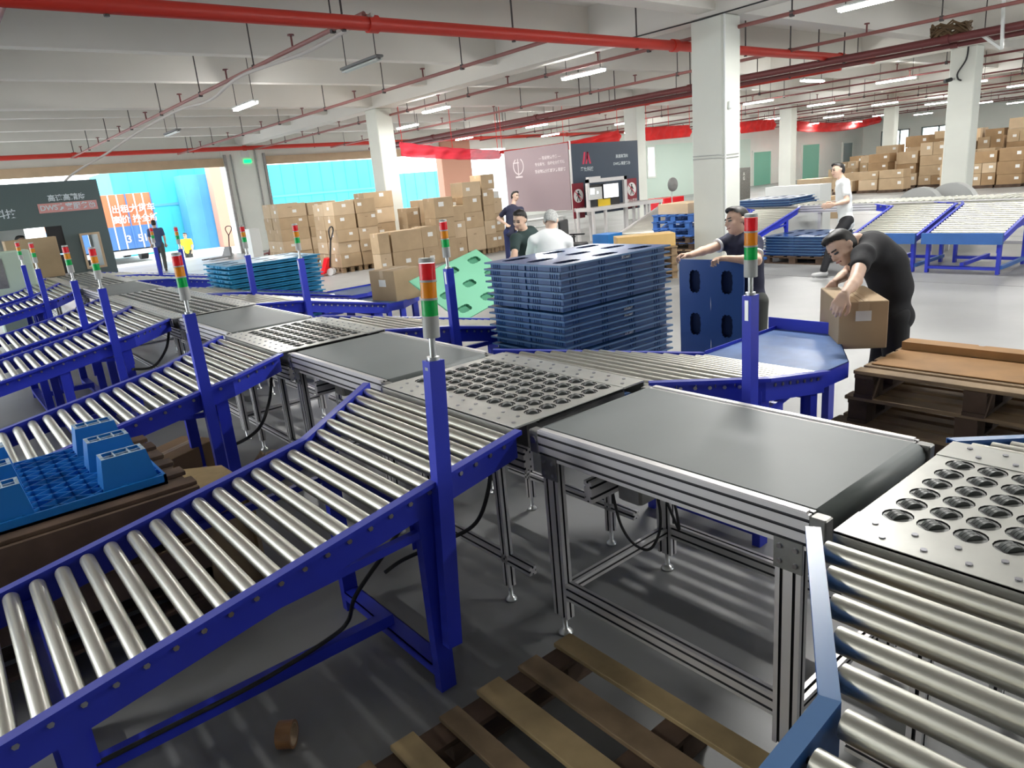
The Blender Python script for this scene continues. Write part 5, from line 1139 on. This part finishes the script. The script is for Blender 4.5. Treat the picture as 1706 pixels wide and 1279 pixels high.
def np_obj(name, parts, mats, parent, smooth_it=2):
    V = []; Fc = []; mi = []; o = 0
    for (v, f, m) in parts:
        V.append(v); Fc.append(f + o); mi += [m] * len(f); o += len(v)
    V = np.concatenate(V); Fc = np.concatenate(Fc); off = np.array(WPOS[parent.name]) if parent is not None else V.min(0) * [0, 0, 1] + (V.min(0) + V.max(0)) / 2 * [1, 1, 0]
    for _ in range(smooth_it):
        acc = np.zeros_like(V); c = np.zeros(len(V))
        for a, b_ in ((0, 1), (1, 2), (2, 3), (3, 0)): np.add.at(acc, Fc[:, a], V[Fc[:, b_]]); np.add.at(acc, Fc[:, b_], V[Fc[:, a]]); np.add.at(c, Fc[:, a], 1); np.add.at(c, Fc[:, b_], 1)
        V = V * 0.5 + 0.5 * acc / np.maximum(c, 1)[:, None]
    me = bpy.data.meshes.new(name); V = V - off
    me.vertices.add(len(V)); me.vertices.foreach_set('co', V.astype(np.float32).ravel()); me.loops.add(Fc.size); me.loops.foreach_set('vertex_index', Fc.astype(np.int32).ravel())
    me.polygons.add(len(Fc)); me.polygons.foreach_set('loop_start', (np.arange(len(Fc)) * 4).astype(np.int32))
    for m in L(*mats): me.materials.append(m)
    me.polygons.foreach_set('material_index', mi); me.update(calc_edges=True); me.polygons.foreach_set('use_smooth', [True] * len(Fc)); me.update()
    ob = bpy.data.objects.new(name, me); COL.objects.link(ob)
    if parent is not None: ob.parent = parent; WPOS[ob.name] = tuple(off)
    else: ob.location = off; WPOS[ob.name] = tuple(off)
    return ob
def nrm(v): v = np.array(v, float); return v / np.linalg.norm(v)
def A3(v): return np.array(tuple(v), float)
mat('skin', (0.74, 0.50, 0.38), 0.5); mat('skin_tan', (0.70, 0.46, 0.34), 0.5); mat('lips', (0.42, 0.17, 0.14), 0.5)
mat('hair_black', (0.012, 0.010, 0.010), 0.55); mat('hair_grey', (0.45, 0.46, 0.45), 0.7, var=0.4, scale=60)
mat('tee_black', (0.012, 0.012, 0.016), 0.85, bump=0.25, bscale=14); mat('polo_navy', (0.018, 0.02, 0.05), 0.8, bump=0.25, bscale=14); mat('shirt_white', (0.84, 0.87, 0.88), 0.8, bump=0.3, bscale=12)
mat('tee_green', (0.03, 0.055, 0.055), 0.85, bump=0.25, bscale=14); mat('trousers_black', (0.014, 0.014, 0.018), 0.8); mat('trousers_grey', (0.07, 0.075, 0.07), 0.85); mat('trousers_navy', (0.03, 0.04, 0.13), 0.85)
mat('shoe', (0.06, 0.06, 0.06), 0.6); mat('shoe_white', (0.6, 0.6, 0.6), 0.6); mat('tee_blue', (0.06, 0.09, 0.20), 0.85); mat('tee_yellow', (0.85, 0.68, 0.05), 0.8); mat('tee_grey', (0.35, 0.35, 0.37), 0.85)
def cap(a, b, ra, rb=None, k=None): r = ['c', A3(a), A3(b), ra, ra if rb is None else rb]; return tuple(r + ([float(k)] if k else []))
def ell(c, R, rad, k=None): r = ['e', A3(c), R, rad]; return tuple(r + ([float(k)] if k else []))
def head_prims(c, face, up):
    f = nrm(face); u = np.array(up, float); u = nrm(u - f * (u @ f)); s = np.cross(f, u); R = np.stack([s, f, u], 1); P = lambda x, y, z: c + s * x + f * y + u * z
    pr = [ell(P(0, -0.005, 0.025), R, (0.074, 0.093, 0.092)), ell(P(0, 0.022, -0.045), R, (0.057, 0.066, 0.066), 0.03), ell(P(0, 0.058, -0.088), R, (0.026, 0.024, 0.022), 0.025),
          cap(P(0, 0.088, 0.008), P(0, 0.106, -0.030), 0.008, 0.0135, 0.010), ell(P(0.016, 0.094, -0.034), R, (0.009, 0.009, 0.008), 0.008), ell(P(-0.016, 0.094, -0.034), R, (0.009, 0.009, 0.008), 0.008),
          cap(P(-0.036, 0.078, 0.018), P(0.036, 0.078, 0.018), 0.010, 0.010, 0.012), ell(P(0.036, 0.064, -0.03), R, (0.022, 0.018, 0.020), 0.02), ell(P(-0.036, 0.064, -0.03), R, (0.022, 0.018, 0.020), 0.02),
          cap(P(-0.014, 0.084, -0.060), P(0.014, 0.084, -0.060), 0.0085, 0.0085, 0.008)]
    for q in (-1, 1): pr += [ell(P(q * 0.077, -0.008, -0.008), R, (0.008, 0.019, 0.030), 0.008), ell(P(q * 0.084, -0.016, 0.0), R, (0.006, 0.012, 0.022), 0.008)]
    return pr, P, R
def hand_prims(w, d, n, side, curl=0.6, sc=1.0):
    # w wrist, d finger direction, n palm normal (towards what is held), side = +1 / -1 for the thumb side
    d = nrm(d); n = np.array(n, float); n = nrm(n - d * (n @ d)); s = np.cross(d, n) * side; pr = []
    kn = []
    for i in range(4):
        o = (i - 1.5) * 0.0195 * sc; base = w + s * o * 0.55 + d * 0.012; k_ = w + s * o + d * (0.088 - 0.006 * abs(i - 1)) * sc; pr.append(cap(base, k_, 0.013, 0.0115, 0.012)); kn.append(k_)
    for i, (k_, ln) in enumerate(zip(kn, (0.070, 0.078, 0.073, 0.058))):
        p = k_; ang = 0.25 * curl + 0.04 * i
        for ph, (fr, r) in enumerate(((0.45, 0.0098), (0.32, 0.0090), (0.23, 0.0082))):
            ang += curl * (0.35, 0.85, 0.6)[ph]; dd = d * math.cos(ang) + n * math.sin(ang); q = p + dd * ln * fr * sc; pr.append(cap(p, q, r, r * 0.93, 0.004)); p = q
    t0 = w - s * 0.020 * sc + d * 0.022; t1 = t0 - s * 0.030 + d * 0.030 + n * 0.012; t2 = t1 - s * 0.010 + d * 0.030 + n * 0.012 * (1 + curl); t3 = t2 + s * 0.006 + d * 0.022 + n * 0.010 * curl
    pr += [cap(w - s * 0.01, t0, 0.016, 0.015, 0.012), cap(t0, t1, 0.0145, 0.0125, 0.008), cap(t1, t2, 0.0115, 0.0105, 0.004), cap(t2, t3, 0.010, 0.009, 0.004)]
    return pr
def person(label, J, shirt, pants, hair='hair_black', skin='skin', h=0.012, shoe='shoe', hands=None, sleeves=0.62, hat=False, bulk=1.0, stripe=None, facing=None, shorts=False):
    J = {k: A3(v) for k, v in J.items()}; t = thing('person', label, 'person', (J['pel'][0], J['pel'][1], min(0, min(J['ankL'][2], J['ankR'][2]) - .09)))
    face = nrm(J['face']); up = J.get('up', J['head'] - J['neck']); HP, HPf, HR = head_prims(J['head'], face, up)
    sh = J['shL'] - J['shR']; spine = nrm(J['neck'] - J['pel']); sd = nrm(sh - spine * (sh @ spine)); fw = nrm(np.cross(spine, sd)); fw = -fw if fw @ face < 0 else fw; TR = np.stack([sd, fw, spine], 1)
    Lt = np.linalg.norm(J['neck'] - J['pel']); q = lambda x, y, z: J['pel'] + sd * x + fw * y + spine * z * Lt
    b_ = bulk; bend = J.get('arch', 0.0) if False else 0
    back = np.array(J['back']) if 'back' in J else np.zeros(3)
    T = lambda z: J['pel'] + spine * Lt * z + back * math.sin(math.pi * min(max(z, 0), 1))
    b0 = 1 + (b_ - 1) * 0.3
    tor = [ell(T(0.0), TR, (0.150 * b0, 0.105 * b0, 0.115), 0.04), ell(T(0.28), TR, (0.140 * b_, 0.100 * b_, 0.14), 0.05), ell(T(0.55), TR, (0.150 * b_, 0.108 * b_, 0.15), 0.05), ell(T(0.80) , TR, (0.155 * b_, 0.100 * b_, 0.12), 0.05),
           cap(T(0.86) + sd * 0.09, J['shL'], 0.065, 0.056, 0.03), cap(T(0.86) - sd * 0.09, J['shR'], 0.065, 0.056, 0.03), cap(T(0.9), J['neck'] + spine * 0.01, 0.068, 0.056, 0.03)]
    body = list(tor) + [cap(J['neck'], J['head'] - nrm(up) * 0.05 - face * 0.015, 0.054, 0.050, 0.02)] + HP
    for s in 'LR':
        body += [cap(J['sh' + s], J['el' + s], 0.048, 0.039), cap(J['el' + s], J['el' + s] * .6 + J['wr' + s] * .4, 0.038, 0.037), cap(J['el' + s] * .6 + J['wr' + s] * .4, J['wr' + s], 0.036, 0.025)]
        hip = T(0.0) + (sd if s == 'L' else -sd) * 0.085 - spine * 0.03
        body += [cap(hip, J['kn' + s], 0.082, 0.054), cap(J['kn' + s], J['kn' + s] * .65 + J['ank' + s] * .35, 0.052, 0.054), cap(J['kn' + s] * .65 + J['ank' + s] * .35, J['ank' + s], 0.052, 0.036)]
        ft = nrm(J.get('foot' + s, J.get('foot', face * [1, 1, 0]))); body.append(cap(J['ank' + s] - [0, 0, 0.045], J['ank' + s] + ft * 0.13 - [0, 0, 0.06], 0.034, 0.026))
    V, F = net_mesh(body, h); parts = [(V, F, 0)]
    for s in 'LR':
        hd = (hands or {}).get(s)
        d = nrm(J['wr' + s] - J['el' + s])
        if hd: d2, n2, sg, cu = hd
        else: d2, n2, sg, cu = d, (fw if abs(fw @ d) < .9 else sd), (1 if s == 'L' else -1), 0.5
        V, F = net_mesh([cap(J['wr' + s] - d * 0.03, J['wr' + s] + nrm(d2) * 0.015, 0.025, 0.024, 0.01)] + hand_prims(J['wr' + s], d2, n2, sg, cu), min(h, 0.006), 0.006); parts.append((V, F, 0))
    bo = np_obj('body', parts, (skin,), t, 1)
    inf = lambda pr, e: [(p[0], p[1], p[2], p[3] + e, p[4] + e) + tuple(p[5:]) if p[0] == 'c' else (p[0], p[1], p[2], tuple(r + e for r in p[3])) + tuple(p[4:]) for p in pr]
    # shirt : torso plus sleeves, with a collar; trousers; shoes
    sp = inf(tor[:-1], 0.013) + [cap(T(0.9), J['neck'] - spine * 0.005, 0.080, 0.064, 0.03), ell(T(-0.12), TR, (0.160 * b0, 0.118 * b0, 0.09), 0.04)]
    for s in 'LR': e_ = J['sh' + s] + (J['el' + s] - J['sh' + s]) * sleeves; sp.append(cap(J['sh' + s], e_, 0.068, 0.060, 0.03))
    V, F = net_mesh(sp, h); so = np_obj('shirt', [(V, F, 0)], (shirt,), t, 2)
    if stripe:
        for s in 'LR':
            e_ = J['sh' + s] + (J['el' + s] - J['sh' + s]) * (sleeves + 0.08); d = nrm(J['el' + s] - J['sh' + s]); b = MB(); b.cyl(e_ + d * 0.012, e_ + d * 0.026, 0.061, 0.061, n=20); b.build('sleeve_stripe', stripe, t)
        b = MB(); c_ = J['neck'] + spine * 0.012; b.cyl(c_, c_ + spine * 0.03 , 0.068, 0.060, n=20, caps=False); b.build('collar', shirt, t)
    tp = [ell(T(-0.02), TR, (0.158 * b0, 0.115 * b0, 0.115), 0.04)]
    for s in 'LR':
        hip = T(0.0) + (sd if s == 'L' else -sd) * 0.085 - spine * 0.03
        tp.append(cap(hip, J['kn' + s], 0.098, 0.072, 0.03))
        if not shorts: tp.append(cap(J['kn' + s], J['ank' + s] - nrm(J['ank' + s] - J['kn' + s]) * 0.01, 0.072, 0.056, 0.02))
    V, F = net_mesh(tp, h); np_obj('trousers', [(V, F, 0)], (pants,), t, 2)
    for s in 'LR':
        ft = nrm(J.get('foot' + s, J.get('foot', face * [1, 1, 0])))
        a = J['ank' + s]; V, F = net_mesh([cap(a - [0, 0, 0.03], a - [0, 0, 0.045] - ft * 0.03, 0.045, 0.04), cap(a - [0, 0, 0.045] - ft * 0.03, a - [0, 0, 0.058] + ft * 0.16, 0.040, 0.034)], h); V[:, 2] = np.maximum(V[:, 2], a[2] - 0.09); np_obj('shoe', [(V, F, 0)], (shoe,), t, 1)
    # hair : a cap over the skull, kept off the face
    V, F = net_mesh([ell(HPf(0, -0.014, 0.034), HR, (0.081, 0.096, 0.092), 0.02), ell(HPf(0, -0.045, -0.015), HR, (0.066, 0.060, 0.065), 0.03)] + ([ell(HPf(0, 0.05, 0.095), HR, (0.05, 0.045, 0.026), 0.03)] if not hat else []), min(h, 0.009))
    L_ = (V - HPf(0, 0, 0)) @ HR; keep = (L_[:, 2] > 0.035 + 0.10 * np.clip(L_[:, 1] + 0.0, -0.1, 0.07) * 6 * (L_[:, 1] > 0) ) | ((L_[:, 1] < 0.005) & (L_[:, 2] > -0.055))
    m = keep[F].all(1); F2 = F[m]; u_, inv = np.unique(F2, return_inverse=True); np_obj('hair', [(V[u_], inv.reshape(F2.shape), 0)], (hair,), t, 0)
    # eyes, brows and mouth
    for q_ in (-1, 1):
        b = MB(); c_ = HPf(q_ * 0.031, 0.083, 0.000); 
        b.bar(HPf(q_ * 0.018, 0.0895, -0.002), HPf(q_ * 0.046, 0.080, -0.001), 0.009, 0.010); b.build('eye', 'black', t)
        b = MB(); b.bar(HPf(q_ * 0.013, 0.0955, 0.020), HPf(q_ * 0.050, 0.083, 0.021), 0.008, 0.007); b.build('eyebrow', hair, t)
    b = MB(); b.bar(HPf(-0.022, 0.0885, -0.062), HPf(0.022, 0.0885, -0.062), 0.010, 0.008); b.build('mouth', 'lips', t)
    return t
RT = np.array(RM[0]); DN = np.array(RM[1]); FWD = np.array(RM[2])
def D(px, py, d): return A3(atd(px, py, d))
def down(p, z): return np.array([p[0], p[1], z])
# the man bending over the carton
p = D(1478, 512, 4.95); pel = np.array([p[0], p[1], 0.86]); pel = D(1484, 518, 4.9)
J = dict(pel=pel, neck=D(1428, 404, 4.78), head=D(1402, 412, 4.74), face=-0.74 * RT + 0.60 * DN - 0.22 * FWD, up=-0.62 * RT - 0.76 * DN,
         back=0.085 * RT - 0.06 * DN, shL=D(1438, 425, 4.56), shR=D(1434, 416, 4.96), elL=D(1425, 468, 4.32), wrL=D(1407, 489, 4.10), elR=D(1412, 455, 5.10), wrR=D(1390, 470, 4.95),
         knL=None, knR=None, ankL=None, ankR=None, foot=[-0.95, -0.1, 0])
for s, o in (('L', -0.11), ('R', 0.11)):
    J['kn' + s] = down(pel + FWD * o * [1, 1, 0] + RT * [1, 1, 0] * 0.00, pel[2] - 0.43); J['ank' + s] = down(pel + FWD * o * 1.3 * [1, 1, 0] + RT * [1, 1, 0] * 0.06, 0.09)
dz = pel[2]
person('person in black tee bending down with both hands on a tall brown carton', J, 'tee_black', 'trousers_black', h=0.011, skin='skin',
       hands={'L': (-0.45 * RT + 0.75 * DN - 0.1 * FWD, 0.35 * RT + 0.25 * DN + 0.8 * FWD, -1, 0.8), 'R': (-0.5 * RT + 0.8 * DN, -FWD, 1, 0.7)}, sleeves=0.42, bulk=1.25)
# the man holding the upright pallet
pel = D(1248, 500, 6.0)
J = dict(pel=pel, neck=D(1238, 393, 6.0), head=D(1228, 368, 5.98), face=-0.96 * RT + 0.10 * DN - 0.20 * FWD, up=-DN * 0.98 - 0.05 * RT, shR=D(1220, 400, 6.14), shL=D(1256, 405, 5.90),
         elR=D(1184, 414, 6.06), wrR=D(1148, 425, 5.93), elL=D(1261, 434, 5.74), wrL=D(1208, 430, 5.76), foot=[-0.9, -0.2, 0])
for s, o in (('L', -0.11), ('R', 0.11)):
    J['kn' + s] = down(pel + FWD * o * [1, 1, 0] + RT * 0.04 * [1, 1, 0], 0.46); J['ank' + s] = down(pel + FWD * o * 1.3 * [1, 1, 0] + RT * 0.08 * [1, 1, 0], 0.09)
person('person in navy polo with striped sleeves holding an upright blue pallet', J, 'polo_navy', 'trousers_grey', h=0.011, skin='skin_tan',
       hands={'R': (-0.9 * RT + 0.1 * DN - 0.2 * FWD, DN * 0.9 - 0.2 * FWD, -1, 0.9), 'L': (-0.85 * RT + 0.1 * DN - 0.3 * FWD, DN * 0.9 - 0.1 * FWD, 1, 0.9)}, sleeves=0.5, stripe='shirt_white', bulk=1.05)
# walking man
pel = D(1409, 367, 11.2)
J = dict(pel=pel, neck=D(1403, 300, 11.2), head=D(1396, 284, 11.2), face=-0.97 * RT + 0.1 * DN - 0.1 * FWD, up=-DN - 0.1 * RT, shL=D(1408, 305, 11.05), shR=D(1400, 305, 11.38), elL=D(1411, 335, 11.0), wrL=D(1389, 341, 10.95), elR=D(1402, 334, 11.42), wrR=D(1382, 340, 11.3),
         knL=D(1388, 401, 11.1), ankL=D(1372, 447, 11.1), knR=D(1412, 405, 11.3), ankR=D(1420, 444, 11.35), foot=-RT * [1, 1, 0])
J['ankL'][2] = 0.12; J['ankR'][2] = 0.10
person('person in white shirt and dark trousers walking past the background conveyors', J, 'shirt_white', 'trousers_black', h=0.015, shoe='shoe_white', sleeves=0.6)
# standing man, hands on hips
pel = D(851, 386, 17.0)
J = dict(pel=pel, neck=D(855, 342, 17.0), head=D(858, 327, 17.0), face=0.75 * RT + 0.05 * DN - 0.6 * FWD, up=-DN, shR=D(843, 350, 16.95), shL=D(868, 349, 17.1), elR=D(830, 364, 17.05), wrR=D(844, 374, 16.9), elL=D(874, 368, 17.2), wrL=D(862, 378, 17.0), foot=0.7 * RT - 0.6 * FWD)
for s, o in (('L', 0.10), ('R', -0.10)): J['kn' + s] = down(pel + RT * o * [1, 1, 0], 0.47); J['ank' + s] = down(pel + RT * o * 1.2 * [1, 1, 0], 0.09)
person('person in black polo standing with hand on hip before the mauve panel', J, 'polo_navy', 'trousers_navy', h=0.016, sleeves=0.6)
# man bending, facing us
pel = D(885, 432, 9.0)
J = dict(pel=pel, neck=D(874, 386, 8.75), head=D(866, 366, 8.65), face=-0.50 * RT + 0.50 * DN - 0.70 * FWD, up=-0.9 * DN - 0.25 * FWD, shR=D(859, 398, 8.65), shL=D(891, 394, 8.85), elR=D(857, 425, 8.5), wrR=D(846, 446, 8.3), elL=D(888, 424, 8.6), wrL=D(868, 440, 8.35), foot=-FWD * [1, 1, 0])
for s, o in (('L', 0.12), ('R', -0.12)): J['kn' + s] = down(pel + RT * o * [1, 1, 0] - FWD * 0.1 * [1, 1, 0], 0.45); J['ank' + s] = down(pel + RT * o * [1, 1, 0], 0.09)
person('person in dark green tee bending forward with face turned down', J, 'tee_green', 'trousers_black', h=0.013, sleeves=0.6)
# grey haired man from behind
pel = D(917, 445, 8.0)
J = dict(pel=pel, neck=D(918, 388, 7.95), head=D(918, 368, 7.95), face=0.25 * RT + 0.35 * DN + 0.9 * FWD, up=-DN + 0.1 * FWD, shL=D(890, 402, 7.95), shR=D(944, 402, 7.95), elL=D(880, 436, 8.1), wrL=D(886, 455, 8.35), elR=D(952, 436, 8.1), wrR=D(944, 458, 8.35), foot=FWD * [1, 1, 0])
for s, o in (('L', -0.10), ('R', 0.10)): J['kn' + s] = down(pel + RT * o * [1, 1, 0], 0.45); J['ank' + s] = down(pel + RT * o * [1, 1, 0], 0.09)
person('person with short grey hair in white shirt seen from behind', J, 'shirt_white', 'trousers_grey', hair='hair_grey', h=0.013, sleeves=0.6, bulk=1.1)
# at the doorway, and seated outside
bp = atz((268, 436), 0.0); s_ = (bp - Vector((0, 0, 0)))
bp = A3(aty((262, 400), 26.5)); bp[2] = 0.0
def stand(bp, face, label, shirt, pants, hgt=1.72, h=0.03, step=0.15, **kw):
    f = nrm(face); r = np.cross(f, [0, 0, 1]); k = hgt / 1.72; Z = lambda z: np.array([0, 0, z * k])
    J = dict(pel=bp + Z(0.92), neck=bp + Z(1.43), head=bp + Z(1.60), face=f, up=[0, 0, 1], shL=bp - r * 0.18 + Z(1.38), shR=bp + r * 0.18 + Z(1.38), elL=bp - r * 0.24 + Z(1.12), wrL=bp - r * 0.22 + f * 0.10 + Z(0.90), elR=bp + r * 0.24 + Z(1.12), wrR=bp + r * 0.22 + f * 0.06 + Z(0.90),
             knL=bp - r * 0.09 + f * step * .6 + Z(0.48), ankL=bp - r * 0.09 + f * step + Z(0.09), knR=bp + r * 0.09 + Z(0.48), ankR=bp + r * 0.09 - f * step + Z(0.09))
    return person(label, J, shirt, pants, h=h, **kw)
stand(bp, -0.3 * RT + 0.9 * FWD * [1, 1, 0], 'person in dark blue tee standing in the bright left doorway', 'tee_blue', 'trousers_grey', h=0.02, hgt=1.7)
bp = A3(aty((314, 420), 32.8)); bp[2] = -0.62
sc_ = stand(bp, -FWD * [1, 1, 0], 'person in yellow top low behind the doorway sill outside', 'tee_yellow', 'trousers_grey', h=0.025, hgt=1.62, step=0.05)
bp = A3(aty((30, 385), 17.0)); bp[2] = 0.0
stand(bp, RT * [1, 1, 0] - 0.3 * FWD * [1, 1, 0], 'person in grey top working inside the dark booth at far left', 'tee_grey', 'trousers_black', h=0.02, hgt=1.72, step=0.05)
